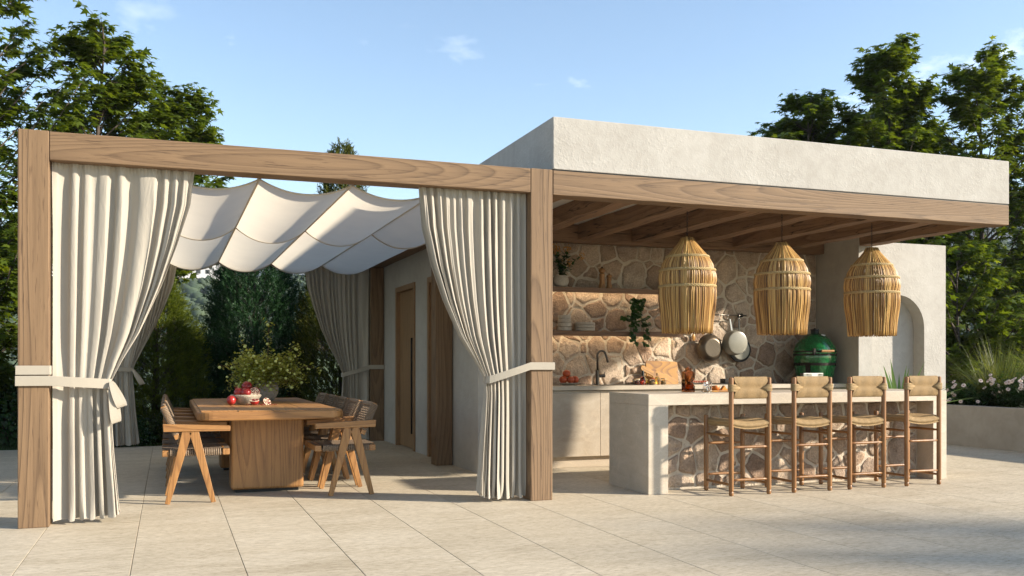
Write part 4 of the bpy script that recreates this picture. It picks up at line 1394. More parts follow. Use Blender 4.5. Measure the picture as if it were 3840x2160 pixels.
# frame of the top: one rounded slab with the plank field let in
mb.prismz(top_poly(TXh, TYh, 0.13), 0.682, 0.758)
mb.build('table_top', M['teakX'], tb, bevel=0.014, seg=3)
xs_ = [-TXh+0.03, -0.29, 0.0, 0.29, TXh-0.03]
for a, b_ in zip(xs_[:-1], xs_[1:]):
    MB().box(a+0.0025, b_-0.0025, -TYh+0.012+ (0.045 if abs(a) > 0.3 or abs(b_) > 0.3 else 0), TYh-0.012-(0.045 if abs(a) > 0.3 or abs(b_) > 0.3 else 0), 0.750, 0.767).build('plank', M['teakY'], tb, bevel=0.003)
for y0 in (-1.09, 0.80):
    p_ = MB().box(-0.323, 0.323, y0, y0+0.29, 0.03, 0.683).build('pedestal', M['teakZ'], tb, bevel=0.022, seg=3)
    MB().box(-0.28, 0.28, y0+0.04, y0+0.25, 0.001, 0.03).build('plinth', M['black'], p_)

# ------------------------------------------------------------------ dining chairs
def weave_mat():
    m, nt, bs = new_mat('rope_weave')
    v = coords(nt)
    sp = N(nt, 'ShaderNodeSeparateXYZ'); nt.links.new(v, sp.inputs[0])
    a = math_(nt, 'SINE', math_(nt, 'MULTIPLY', sp.outputs[0], 300.0))
    b = math_(nt, 'SINE', math_(nt, 'MULTIPLY', sp.outputs[1], 300.0))
    w = math_(nt, 'ADD', math_(nt, 'MULTIPLY', math_(nt, 'MULTIPLY', a, b), 0.5), 0.5)
    c = ramp(nt, w, [(0.0, (0.09,0.06,0.037)), (0.5, (0.18,0.125,0.08)), (1.0, (0.25,0.18,0.12))])
    nt.links.new(c, bs.inputs['Base Color'])
    bs.inputs['Roughness'].default_value = 0.75
    bump(nt, bs, w, 0.8, 0.006)
    return m
M['weave'] = weave_mat()
M['rope'] = plain('taupe_rope', (0.245,0.175,0.115), 0.75, var=0.2, vscale=40, bmp=0.3, bscale=120)
ch = thing('dining_chair', '', 'chair', (0.225, 8.57, 0), 0, 'dining chairs along the table')
YW = 0.285
for sy in (-1, 1):
    y = sy*(YW-0.018)
    MB().beam((-0.232, y, 0.001), (-0.075, y, 0.603), 0.034, 0.040, (1,0,0), 0.034, 0.078).build('leg', M['teakZ'], ch, bevel=0.003)
    MB().beam((0.136, y, 0.001), (-0.022, y, 0.603), 0.034, 0.040, (1,0,0), 0.034, 0.078).build('leg', M['teakZ'], ch, bevel=0.003)
    MB().add([], []).prism([(-0.262,0.604),(0.270,0.600),(0.272,0.645),(-0.268,0.669)], y-0.026, y+0.026).build('armrest', M['teakX'], ch, bevel=0.004)
# seat: two rails with rope wound between
MB().box(-0.272, -0.215, -YW+0.04, YW-0.04, 0.392, 0.445).build('seat_rail', M['teakY'], ch, bevel=0.006)
MB().box(0.210, 0.268, -YW+0.04, YW-0.04, 0.396, 0.449).build('seat_rail', M['teakY'], ch, bevel=0.006)
MB().grid(lambda u, v: (-0.275+0.545*u, (-YW+0.042)+(2*YW-0.084)*v, 0.4525-0.018*math.sin(PI*u)*math.sin(PI*v)**0.5-0.0), 40, 40).box(-0.214, 0.209, -YW+0.05, YW-0.05, 0.405, 0.420).build('woven_seat', M['weave'], ch, smooth=False)
for sy in (-1, 1):
    mb = MB()
    for k in range(24):
        x = -0.205 + 0.0172*k
        mb.tube([(x, sy*(YW-0.045), 0.398), (x, sy*(YW-0.034), 0.402), (x, sy*(YW-0.032), 0.440), (x, sy*(YW-0.045), 0.4505)], 0.0078, 5)
    mb.build('rope_winding', M['rope'], ch, smooth=True)
# back: tilted frame with open rope weave
def bk(u, w, d=0.0):      # u across (-1..1), w up (0..1), d outwards
    x = -0.150 - 0.115*w; z = 0.545 + 0.27*w
    nx, nz = -0.92, -0.39
    return (x + nx*d, u*(YW-0.02), z + nz*d)
for su in (-1, 1):
    MB().beam(bk(su*0.955, -0.02), bk(su*0.955, 1.0), 0.034, 0.044, (1,0,0.4)).build('back_stile', M['teakZ'], ch, bevel=0.004)
    mb = MB()
    for k in range(19):
        w = 0.14 + 0.045*k
        a, b_, c_, d_ = bk(su*1.03, w, 0.026), bk(su*0.86, w, 0.026), bk(su*0.86, w, -0.026), bk(su*1.03, w, -0.026)
        mb.tube([a, b_, c_, d_], 0.0062, 5, closed=True)
    mb.build('rope_winding', M['rope'], ch, smooth=True)
MB().beam(bk(-0.86, 0.95), bk(0.86, 0.95), 0.026, 0.022).build('back_rail', M['teakY'], ch, bevel=0.003)
MB().beam(bk(-0.86, 0.05), bk(0.86, 0.05), 0.026, 0.022).build('back_rail', M['teakY'], ch, bevel=0.003)
mb = MB()
for k in range(13):
    u = -0.82 + 1.64*k/12
    mb.tube([bk(u, w, 0.006*math.sin(w*40+k*PI)) for w in np.linspace(-0.0, 1.0, 13)], 0.0058, 5)
for k in range(12):
    w = 0.12 + 0.80*k/11
    mb.tube([bk(u, w, 0.007*math.cos((u+0.82)/1.64*12*PI + k*PI)) for u in np.linspace(-0.84, 0.84, 25)], 0.0062, 5)
mb.build('woven_back', M['rope'], ch, smooth=True)
# solid wrapped band over the top
MB().grid(lambda u, v: bk(-0.84+1.68*u, 0.95+0.075*math.cos(2*PI*v), 0.019*math.sin(2*PI*v)), 30, 12).build('top_wrap', M['rope'], ch, smooth=True)
ORD = ['first', 'second', 'third', 'fourth', 'fifth']
PITCH = 0.655
for i in range(5):
    lb = f'woven teak armchair, {ORD[i]} from the front beam, on the garden side of the table'
    if i == 0: ch['label'] = lb
    else: copy_tree(ch, (0.225, 8.57+PITCH*i, 0), 0, lb)
for i in range(5):
    copy_tree(ch, (1.482, 8.585+PITCH*i, 0), PI, f'woven teak armchair, {ORD[i]} from the front beam, on the house-wall side of the table')

# ------------------------------------------------------------------ on the table
M['papier'] = plain('rough_papier', (0.56,0.48,0.37), 0.95, var=0.2, vscale=60, bmp=1.0, bscale=70)
M['clay_vase'] = plain('ribbed_vase', (0.40,0.345,0.285), 0.95, var=0.25, vscale=40, bmp=0.9, bscale=55)
M['pom'] = plain('pomegranate_skin', (0.36,0.022,0.020), 0.3, var=0.45, vscale=12)
M['pom_in'] = plain('pomegranate_seeds', (0.22,0.008,0.012), 0.2, var=0.6, vscale=90, bmp=0.8, bscale=110)
M['pith'] = plain('pith', (0.72,0.58,0.42), 0.7)
ZT = 0.7675
bw = thing('fruit_bowl', 'rough cream papier-mache bowl of pomegranates on the dining table', 'bowl', (0.725, 9.62, ZT))
def rough_lathe(prof, n, amp, seed):
    mb = MB().lathe(prof, n=n, cap1=False)
    r = random.Random(seed)
    mb.v = [(x*(1+r.uniform(-amp, amp)), y*(1+r.uniform(-amp, amp)), max(0.0008, z+r.uniform(-amp, amp)*0.06)) for x, y, z in mb.v]
    return mb
rough_lathe([(0.07,0.001),(0.085,0.012),(0.115,0.04),(0.142,0.075),(0.150,0.092),(0.146,0.098),(0.134,0.092),(0.11,0.055),(0.07,0.028),(0.001,0.024)], 44, 0.035, 3).build('bowl', M['papier'], bw, smooth=True)
def pomegranate(x, y, z, r_, rot, label):
    t = thing('pomegranate', label, 'pomegranate', (x, y, z))
    t.rotation_euler = rot
    n = 18
    mb = MB().sphere((0,0,0), r_, n, 14, (1,1,0.92))
    mb.v = [(x_*(1+0.025*math.cos(5*math.atan2(y_, x_))), y_*(1+0.025*math.cos(5*math.atan2(y_, x_))), z_) for x_, y_, z_ in mb.v]
    mb.build('skin', M['pom'], t, smooth=True)
    cm = MB()
    for k in range(6):
        a = 2*PI*k/6
        cm.beam((0.009*math.cos(a),0.009*math.sin(a),r_*0.86),(0.017*math.cos(a),0.017*math.sin(a),r_*0.92+0.020),0.011,0.003,(math.cos(a),math.sin(a),0),0.002,0.002)
    cm.build('crown', M['pom'], t)
pomegranate(0.655, 9.60, ZT+0.118, 0.050, (R(-20),R(-25),0), 'whole pomegranate in the bowl, at the side of the loose one')
pomegranate(0.722, 9.555, ZT+0.118, 0.052, (R(10),R(5),0), 'whole pomegranate at the front of the bowl with its crown up')
pomegranate(0.735, 9.635, ZT+0.178, 0.052, (R(60),R(40),0), 'whole pomegranate on top of the pile in the bowl')
pomegranate(0.815, 9.655, ZT+0.122, 0.050, (R(50),R(60),0), 'whole pomegranate in the bowl behind the cut half')
pomegranate(0.580, 9.525, ZT+0.0478, 0.0478, (0,R(80),0), 'loose pomegranate lying on the table beside the bowl')
def pom_half(x, y, z, r_, rot, label, wedge=False):
    t = thing('pomegranate_half', label, 'pomegranate', (x, y, z))
    t.rotation_euler = rot
    prof = [(max(0.001, r_*math.sin(a)), -r_*math.cos(a)) for a in [PI/2*i/8 for i in range(9)]]
    MB().lathe(prof, n=24, cap0=False).build('skin', M['pom'], t, auto=True)
    MB().lathe([(r_*0.985,0.0),(r_*0.97,0.002)], n=24).build('pith', M['pith'], t)
    sm = MB()
    rr_ = random.Random(int(x*1e4))
    for k in range(70):
        a = rr_.uniform(0, 6.28); q = r_*0.86*math.sqrt(rr_.random())
        if abs((a*3/PI) % 2 - 1) < 0.18: continue
        sm.sphere((q*math.cos(a), q*math.sin(a), 0.004), 0.0042, 6, 4)
    sm.build('seeds', M['pom_in'], t, smooth=True)
pom_half(0.800, 9.545, ZT+0.122, 0.051, (R(62),R(18),0), 'cut pomegranate half in the bowl showing its seeds')
pom_half(0.790, 9.43, ZT+0.045, 0.046, (R(12),R(-4),0), 'cut pomegranate half standing on the table before the bowl')
pom_half(0.915, 9.48, ZT+0.030, 0.043, (R(48),R(42),0), 'tilted pomegranate quarter on the table beside the bowl')
sm = MB()
for k in range(46):
    x_, y_ = rnd.uniform(0.70, 1.0), rnd.uniform(9.40, 9.48)
    sm.sphere((x_, y_, ZT+0.0042), 0.0042, 6, 4, (1.2,1,0.95))
tag(sm.build('pomegranate_seeds', M['pom_in'], None, smooth=True), 'loose red pomegranate seeds scattered on the table', 'seeds', None, 'stuff')

vs_ = thing('branch_vase', 'rough grey vase of green-fruited branches on the dining table', 'vase', (1.0, 10.42, ZT))
rough_lathe([(0.065,0.001),(0.092,0.03),(0.122,0.085),(0.126,0.14),(0.108,0.195),(0.078,0.235),(0.066,0.252),(0.072,0.260),(0.064,0.258),(0.058,0.24)], 64, 0.012, 5).build('vase', M['clay_vase'], vs_, smooth=True)
M['leaf_lime'] = leaf('lime_leaf', (0.26,0.30,0.04), (0.60,0.60,0.16), 0.45, 0.45)
M['lime_fruit'] = plain('green_fruit', (0.60,0.66,0.22), 0.4, var=0.25, vscale=18)
M['twig'] = plain('red_twig', (0.13,0.06,0.035), 0.8)
mb = MB(); pos = []; dirs = []; fruit = []
vr = random.Random(12)
for i in range(104):
    a = vr.uniform(0, 2*PI)
    big = i < 9
    el = vr.uniform(-0.15, 0.85) if not big else vr.uniform(0.1, 0.9)
    L = vr.uniform(0.24, 0.40) if not big else vr.uniform(0.42, 0.52)
    if i == 0: a, el, L = PI*0.95, 0.35, 0.50
    if i == 1: a, el, L = 0.1, 0.28, 0.54
    if i == 2: a, el, L = 1.2, 1.45, 0.52
    if i == 3: a, el, L = 2.6, 0.95, 0.46
    d = Vector((math.cos(a)*math.cos(el), math.sin(a)*math.cos(el)*0.8, math.sin(el)))
    st_ = Vector((0.03*math.cos(a), 0.03*math.sin(a), 0.25))
    ps = []
    for k in range(8):
        q = k/7
        p = st_ + d*L*q*(1.0) + Vector((0,0,0.14*q)) - Vector((0,0,0.22*q*q*(1-el*0.55)))
        p += Vector((vr.uniform(-1,1), vr.uniform(-1,1), vr.uniform(-1,1)))*0.012*q
        ps.append(p)
    mb.tube(ps, [0.0035*(1-0.6*k/7) for k in range(8)], 4)
    for k in range(74):
        q = vr.uniform(0.22, 1.0)*7; j = min(6, int(q))
        p = ps[j].lerp(ps[j+1], q-j) + Vector((vr.gauss(0,0.032), vr.gauss(0,0.032), vr.gauss(0,0.028)))
        pos.append(p); dirs.append((vr.uniform(-1,1), vr.uniform(-1,1), vr.uniform(-0.6,0.9)))
    for k in range(2 if vr.random() < 0.75 else 3):
        q = vr.uniform(0.5, 1.0)*7; j = min(6, int(q))
        fruit.append(ps[j].lerp(ps[j+1], q-j) + Vector((vr.gauss(0,0.02), vr.gauss(0,0.02), -0.02)))
mb.build('branches', M['twig'], vs_)
scatter('foliage', *LEAF, np.array(pos), frames_from(dirs, (0,0,1)), np.random.default_rng(5).uniform(0.020,0.042,len(pos))[:,None]*np.array([[1.2,1,1]]), M['leaf_lime'], vs_)
fme = MB().sphere((0,0,0), 0.0165, 14, 10, (1,1,0.95)).mesh('fruit', True)
for p in fruit:
    o = link('fruit', fme, M['lime_fruit'], vs_)
    o.location = p; o.scale = (vr.uniform(0.7,1.15),)*3

# agave pot between island and arched wall
ag = thing('agave_pot', 'spiky green agave in a clay pot before the arched niche', 'potted plant', (8.30, 9.02, 0))
MB().lathe([(0.13,0.001),(0.17,0.05),(0.20,0.36),(0.205,0.54),(0.185,0.54),(0.17,0.50)], n=28).build('pot', M['grooved'], ag, auto=True)
MB().lathe([(0.17,0.49),(0.01,0.505)], n=20).build('soil', M['soil'], ag)
M['agave'] = leaf('agave_leaf', (0.16,0.27,0.11), (0.20,0.30,0.12), 0.2, 0.5)
mb = MB()
def blade(mb, base, d, L, w, droop, seg=7, fold=0.25):
    base = Vector(base); d = Vector(d).normalized()
    side = d.cross(Vector((0,0,1)))
    if side.length < 1e-3: side = Vector((1,0,0))
    side.normalize()
    b = len(mb.v)
    for k in range(seg+1):
        q = k/seg
        p = base + d*L*q - Vector((0,0,1))*droop*L*q*q
        ww = w*(1-q)**0.8*(0.6+1.2*q*(1-q)+0.4*(1-q)) if k < seg else 0.0005
        mb.v += [tuple(p-side*ww/2+Vector((0,0,fold*ww))), tuple(p), tuple(p+side*ww/2+Vector((0,0,fold*ww)))]
    for k in range(seg):
        a = b+3*k
        mb.f += [(a,a+1,a+4,a+3), (a+1,a+2,a+5,a+4)]
for k in range(46):
    a = k*2.4; el = rnd.uniform(0.45, 1.35)
    blade(mb, (0.04*math.cos(a), 0.04*math.sin(a), 0.50), (math.cos(a)*math.cos(el), math.sin(a)*math.cos(el), math.sin(el)), rnd.uniform(0.62, 1.02), 0.075, 0.18)
mb.build('blades', M['agave'], ag)

# ------------------------------------------------------------------ raised planter on the right
pl = thing('raised_planter', 'long grey rendered planter wall along the terrace edge', 'planter', (10.6, 9.5, 0))
MB().box(0.0, 0.14, -3.5, 4.75, -0.06, 0.578).box(0.14, 3.2, 4.61, 4.75, -0.06, 0.578).box(3.06, 3.2, -3.5, 4.61, -0.06, 0.578).box(0.14, 3.06, -3.5, -3.36, -0.06, 0.578).build('wall', M['planter'], pl, bevel=0.006)
MB().box(0.141, 3.059, -3.359, 4.609, -0.05, 0.50).build('soil', M['soil'], pl)
M['grass_blade'] = leaf('ornamental_grass', (0.085,0.115,0.028), (0.26,0.26,0.09), 0.4, 0.5)
def grass_clump(loc, h, n, spread, label, name='ornamental_grass', mat='grass_blade', group=None, w=0.014, par=None):
    r = random.Random(int(loc[0]*100+loc[1]*10))
    t = thing(name, label, 'grass', loc, 0, group)
    mb = MB(); sh = []
    for k in range(n):
        a = r.uniform(0, 2*PI); el = r.uniform(0.75, 1.5)
        L = h*r.uniform(0.65, 1.15)
        b0 = len(mb.v)
        blade(mb, (r.gauss(0,0.06), r.gauss(0,0.06), 0.0), (math.cos(a)*math.cos(el)*spread, math.sin(a)*math.cos(el)*spread, math.sin(el)), L, w*r.uniform(0.7,1.3), r.uniform(0.1, 0.62), 8, 0.1)
        sh += [r.random()]*(len(mb.v)-b0)
    o = mb.build('blades', M[mat], t)
    at = o.data.attributes.new('shade', 'FLOAT', 'POINT'); at.data.foreach_set('value', np.array(sh, np.float32))
    return t
grass_clump((11.45, 10.45, 0.50), 1.30, 1100, 1.25, 'tall arching ornamental grass in the raised planter beside the arched wall')
grass_clump((12.25, 10.2, 0.50), 1.25, 700, 1.1, 'second clump of ornamental grass further along the raised planter')
M['petal'] = plain('pale_petal', (0.74,0.60,0.53), 0.6, var=0.12, vscale=20)
M['flower_eye'] = plain('flower_eye', (0.30,0.10,0.05), 0.8)
def daisy_mesh():
    mb = MB()
    for k in range(14):
        a = 2*PI*k/14
        c, s = math.cos(a), math.sin(a)
        t_ = Vector((-s, c, 0))
        p0, p1, p2 = Vector((0.008*c,0.008*s,0.004)), Vector((0.026*c,0.026*s,0.008)), Vector((0.042*c,0.042*s,0.000))
        mb.add([p0-t_*0.003, p0+t_*0.003, p1+t_*0.0075, p2+t_*0.003, p2-t_*0.003, p1-t_*0.0075], [(0,1,2,5),(5,2,3,4)])
    return mb.mesh('flower')
dm = daisy_mesh(); dm.materials.append(M['petal'])
em = MB().sphere((0,0,0.006), 0.010, 10, 6, (1,1,0.6)).mesh('flower_eye', True); em.materials.append(M['flower_eye'])
def daisy_bush(x, y, z, rx, ry, h, nfl, label):
    t = thing('daisy_bush', label, 'flowers', (x, y, z), 0, 'pale daisy bushes in the planter')
    r = random.Random(int(x*77+y*13))
    pos = []; dirs = []
    mb = MB()
    for k in range(60):
        a = r.uniform(0, 2*PI); q = math.sqrt(r.random())
        p = Vector((rx*q*math.cos(a), ry*q*math.sin(a), h*r.uniform(0.5, 1.0)*(1-0.35*q*q)))
        mb.tube([Vector((p.x*0.3, p.y*0.3, 0)), Vector((p.x*0.7, p.y*0.7, p.z*0.6)), p], 0.003, 4)
        for j in range(22):
            s = r.uniform(0.2, 0.98)
            pos.append(Vector((p.x*(0.3+0.7*s), p.y*(0.3+0.7*s), p.z*s)) + Vector((r.gauss(0,0.035), r.gauss(0,0.035), r.gauss(0,0.03))))
            dirs.append((math.cos(a)+r.gauss(0,0.8), math.sin(a)+r.gauss(0,0.8), r.uniform(-0.3,0.8)))
    mb.build('stems', M['leaf_mid'], t)
    scatter('foliage', *LEAF, np.array(pos), frames_from(dirs, (0,0,1)), np.random.default_rng(int(x*9)).uniform(0.04,0.085,len(pos)), M['leaf_dark'], t)
    for k in range(nfl):
        a = r.uniform(PI*0.75, PI*1.85); q = r.uniform(0.72, 1.05)
        p = Vector((rx*q*math.cos(a), ry*q*math.sin(a), h*r.uniform(0.30, 1.06)*(1.12-0.22*q)))
        o = link('flower', dm, None, t); o.location = p
        d = Vector((math.cos(a)-0.2, math.sin(a)-0.5, r.uniform(0.2, 1.3)))
        o.rotation_euler = d.to_track_quat('Z', 'Y').to_euler()
        o.scale = (r.uniform(0.6, 0.95),)*3
        e = link('flower_eye', em, None, o)
DL = ['beside the arched wall under the tall grass', 'in front of the tall ornamental grass', 'between the two grass clumps', 'along the planter rim away from the house', 'behind the rim, furthest from the arched wall']
for (x, y, h, nf), lb in zip(((11.02,11.05,0.42,16), (10.98,10.45,0.45,20), (11.15,9.95,0.62,26), (11.12,9.45,0.60,22), (11.0,8.9,0.5,10)), DL):
    daisy_bush(x, y, 0.50, 0.36, 0.38, h, nf, 'pale pink daisies in dark foliage ' + lb)
# ------------------------------------------------------------------ trees and shrubs
MAPLE = ([(0,0.35,0.02),(0,0,0),(0.46,0.02,-0.04),(0.22,0.24,0.0),(0.54,0.58,-0.08),(0.17,0.50,0.0),(0,1.0,-0.10),(-0.17,0.50,0.0),(-0.54,0.58,-0.08),(-0.22,0.24,0.0),(-0.46,0.02,-0.04)],
         [(0,i,i+1) for i in range(1, 10)] + [(0,10,1)])
M['maple'] = leaf('maple_leaf', (0.058,0.105,0.014), (0.25,0.315,0.04), 0.48, 0.45, (1.1,1.0,0.35))
def maple(base, H, prof, limbs, label, seed, twigs=13, per=9, lean=(0,0), trunk_r=0.09, ls=(0.10,0.18), zlow=0.25, sector=None):
    """prof: (height fraction, radius); leaves sit in layered sprays on twigs"""
    r = np.random.default_rng(seed)
    t = thing('maple_tree', label, 'tree', base)
    pf = np.array(prof)
    mb = MB()
    tr = [Vector((lean[0]*q*q + 0.06*math.sin(5*q+seed), lean[1]*q*q + 0.06*math.cos(4*q+seed), H*0.97*q)) for q in np.linspace(0, 1, 12)]
    tmb = MB().tube(tr, [trunk_r*(1-0.88*q) for q in np.linspace(0, 1, 12)], 8)
    tmb.build('trunk', M['bark'], t, smooth=True)
    def tp(h):
        q = min(1, max(0, h/(H*0.97)))*11; j = min(10, int(q)); return tr[j].lerp(tr[j+1], q-j)
    P, D = [], []
    for i in range(limbs):
        hf = zlow + (1-zlow)*(i+r.random())/limbs
        R_ = float(np.interp(hf, pf[:, 0], pf[:, 1]))
        a = r.uniform(0, 2*PI) if sector is None else r.uniform(*sector)
        R_ *= r.uniform(0.55, 1.08)
        zend = H*hf
        s = tp(zend - R_*r.uniform(0.7, 1.3))
        e_ = tp(zend)*1.0 + Vector((R_*math.cos(a), R_*math.sin(a), 0)); e_.z = zend + r.uniform(-0.1, 0.25)
        mid = s.lerp(e_, 0.5) + Vector((0, 0, -0.08*R_))
        ps = [s, s.lerp(mid, 0.5), mid, mid.lerp(e_, 0.55), e_]
        mb.tube(ps, [0.022, 0.018, 0.014, 0.009, 0.004], 5)
        out = Vector((math.cos(a), math.sin(a), 0.35)).normalized()
        for k in range(twigs):
            q = r.uniform(0.22, 1.0)**0.8
            jj = q*4; j = min(3, int(jj))
            b0 = ps[j].lerp(ps[j+1], jj-j)
            az = a + r.normal(0, 0.9)
            L = r.uniform(0.18, 0.46)
            d = Vector((math.cos(az), math.sin(az), r.uniform(-0.05, 1.1))).normalized()
            tip = b0 + d*L
            mb.tube([b0, b0.lerp(tip, 0.5) + Vector((0,0,0.02)), tip], [0.005, 0.0035, 0.002], 3, cap=False)
            for m_ in range(per):
                f = r.uniform(0.15, 1.05)
                side = (1 if m_ % 2 else -1)
                dd = Vector((math.cos(az+side*r.uniform(0.3,1.3)), math.sin(az+side*r.uniform(0.3,1.3)), r.uniform(-0.55, 0.15)))
                P.append(b0.lerp(tip, f) + Vector((r.normal(0,0.03), r.normal(0,0.03), r.normal(0,0.025))) + dd*0.03)
                D.append(dd)
    mb.build('limbs', M['bark'], t, smooth=True)
    P = np.array(P); D = np.array(D)
    up = np.array([0, 0, 1.0]) + r.normal(0, 0.33, (len(P), 3))
    scatter('crown', *MAPLE, P, frames_from(D, up), r.uniform(ls[0], ls[1], len(P)), M['maple'], t, shade=np.clip(r.beta(2, 2.6, len(P)), 0, 1))
    return t
EGG = [(0.0,0.6),(0.15,1.35),(0.35,1.75),(0.55,1.5),(0.75,1.0),(0.9,0.5),(1.0,0.08)]
maple((-3.25, 16.6, -0.07), 8.7, [(0.0,1.1),(0.2,2.0),(0.35,2.5),(0.5,2.9),(0.67,2.65),(0.79,1.7),(0.9,1.1),(1.0,0.1)], 150, 'tall maple at the lawn edge behind the free-standing post', 1, twigs=18, per=11, zlow=0.05)
maple((-1.15, 17.2, -0.07), 6.85, [(0.0,0.5),(0.3,1.2),(0.5,1.6),(0.65,1.4),(0.8,0.95),(0.92,0.5),(1.0,0.12)], 82, 'slender pointed maple rising above the pergola front beam', 2, twigs=13, per=10, lean=(0.1,0), zlow=0.35)
maple((0.10, 18.4, -0.07), 6.1, [(0.0,0.4),(0.4,1.1),(0.65,1.45),(0.82,1.1),(1.0,0.15)], 60, 'lower maple between the pointed maple and the conifers', 3, twigs=16, per=10, zlow=0.62)
maple((12.1, 15.7, -0.07), 6.55, [(0.0,0.7),(0.3,1.3),(0.6,1.8),(0.8,1.45),(0.92,0.85),(1.0,0.12)], 90, 'low broad maple behind the flat roof', 4, twigs=19, per=10, zlow=0.3)
maple((13.7, 15.2, -0.07), 7.5, [(0.0,0.9),(0.2,1.4),(0.45,1.7),(0.65,1.6),(0.8,1.15),(0.92,0.6),(1.0,0.1)], 116, 'tall pointed maple rising behind the end of the flat roof', 5, twigs=19, per=10, zlow=0.10)
maple((15.7, 14.8, -0.07), 7.4, [(0.0,0.8),(0.2,1.5),(0.45,1.8),(0.68,1.7),(0.82,1.4),(0.93,0.8),(1.0,0.12)], 122, 'round-topped maple beyond the raised planter', 6, twigs=19, per=10, zlow=0.08)
maple((18.1, 15.0, -0.07), 6.6, EGG, 70, 'maple at the far end of the garden beyond the round-topped one', 7, twigs=15, per=10, zlow=0.1)
maple((13.2, 12.9, -0.07), 3.3, [(0.0,0.7),(0.3,1.2),(0.6,1.1),(0.85,0.7),(1.0,0.2)], 44, 'young bushy maple directly behind the raised planter', 8, twigs=15, per=10, zlow=0.05, trunk_r=0.05)
maple((-3.3, 15.2, -0.07), 2.6, [(0.0,0.6),(0.3,0.95),(0.7,0.8),(1.0,0.2)], 30, 'young bushy maple on the lawn beside the terrace edge', 9, twigs=15, per=10, zlow=0.05, trunk_r=0.04)
maple((12.9, 16.9, -0.07), 6.3, EGG, 70, 'shorter maple filling the gap behind the low broad one', 11, twigs=15, per=10, zlow=0.3)
maple((15.2, 16.9, -0.07), 7.0, EGG, 80, 'maple filling the gap behind the tall pointed and round-topped ones', 12, twigs=15, per=10, zlow=0.2)
# tree outside the picture whose shade falls over the paving
maple((27.15, -8.1, -0.07), 11.3, [(0.0,0.3),(0.82,0.4),(0.87,1.3),(0.92,1.6),(0.97,1.2),(1.0,0.5)], 30, 'high-crowned maple standing on the open side of the terrace', 10, twigs=11, per=7, zlow=0.85, ls=(0.14,0.22), trunk_r=0.14)

NEEDLE = ([(-0.035,0,0),(0.035,0,0),(0.022,0.75,0.0),(0,1,0.03),(-0.022,0.75,0.0)], [(0,1,2),(0,2,3),(0,3,4)])
M['yew'] = leaf('yew_needle', (0.016,0.048,0.016), (0.05,0.125,0.045), 0.15, 0.6, None, 0.12)
M['thuja'] = leaf('thuja_spray', (0.060,0.095,0.010), (0.26,0.29,0.03), 0.35, 0.55, None, 0.15)
M['cypress'] = leaf('cypress_spray', (0.038,0.058,0.008), (0.20,0.20,0.028), 0.2, 0.6, None, 0.12)
def conifer(name, base, prof, label, mat, shoots, per, nl, shoot_l, seed, upness=0.6, spread=0.5, nw=1.0, jit=0.25):
    """prof: (z, radius); shoots on and inside the outline, each a stem with needles"""
    r = np.random.default_rng(seed)
    t = thing(name, label, 'conifer', base)
    pf = np.array(prof); H = pf[-1, 0]
    MB().tube([(0,0,0),(0.02,0,H*0.5),(0,0.02,H*0.93)], [0.07,0.045,0.01], 8).build('trunk', M['bark'], t, smooth=True)
    zz = np.linspace(0.02, H, 200); rr_ = np.interp(zz, pf[:, 0], pf[:, 1])
    cdf = np.cumsum(rr_+0.14); cdf /= cdf[-1]
    P, D, S, SH = [], [], [], []
    br = MB()
    for i in range(shoots):
        z = float(np.interp(r.random(), cdf, zz))
        Rz = float(np.interp(z, pf[:, 0], pf[:, 1]))
        a = r.uniform(0, 2*PI)
        lump = 1 + 0.13*math.sin(3*a+seed) + 0.10*math.sin(7*a+4*z+seed)
        q = r.uniform(0.25, 1.0)**0.5*lump
        b0 = np.array([Rz*q*math.cos(a), Rz*q*math.sin(a), z])
        d = np.array([math.cos(a)*(1-upness), math.sin(a)*(1-upness), upness]) + r.normal(0, jit, 3)
        d /= np.linalg.norm(d)
        L = shoot_l*r.uniform(0.6, 1.3)
        sh = r.random()
        if i % 14 == 0:
            br.tube([(0.25*b0[0], 0.25*b0[1], max(0.02, b0[2]-0.35*Rz)), tuple(b0), tuple(b0+d*L*0.8)], [0.007, 0.004, 0.0015], 4, cap=False)
        for k in range(per):
            f = (k+0.5)/per
            pv = np.cross(d, r.normal(0, 1, 3)); pv /= max(1e-6, np.linalg.norm(pv))
            v = d*0.75 + spread*2.0*pv*(1-0.45*f) + r.normal(0, 0.08, 3)
            P.append(b0 + d*L*f); D.append(v/np.linalg.norm(v)); S.append(nl*r.uniform(0.7, 1.2)*(1-0.35*f)); SH.append(np.clip(sh*0.75+0.35*f*r.random(), 0, 1))
    br.build('limbs', M['bark'], t)
    P, D, S = np.array(P), np.array(D), np.array(S)
    up = r.normal(0, 1, P.shape)
    scatter('crown', *NEEDLE, P, frames_from(D, up), S[:, None]*np.array([[nw, 1, 1]]), M[mat], t, shade=np.array(SH))
    return t
conifer('thuja', (-0.20, 16.2, -0.07), [(0,0.62),(0.6,0.80),(1.4,0.72),(2.0,0.52),(2.45,0.28),(2.66,0.05)], 'yellow-green feathery thuja beside the tied rear curtain', 'thuja', 5000, 13, 0.070, 0.17, 31, upness=0.38, spread=0.42, nw=2.6)
conifer('yew', (1.42, 16.9, -0.07), [(0,0.70),(0.8,0.80),(1.8,0.82),(2.5,0.74),(3.0,0.50),(3.35,0.1)], 'dense dark green yew with upright shoots behind the dining table', 'yew', 4200, 22, 0.065, 0.24, 32, upness=0.60, spread=0.46, nw=3.0)
conifer('cypress', (2.88, 16.6, -0.07), [(0,1.05),(0.8,1.08),(2.3,0.74),(3.4,0.50),(4.3,0.36),(4.8,0.26),(5.05,0.10)], 'tall cone-shaped dark cypress whose tip shows above the pergola', 'cypress', 6400, 13, 0.070, 0.15, 33, upness=0.66, spread=0.40, nw=3.6, jit=0.15)
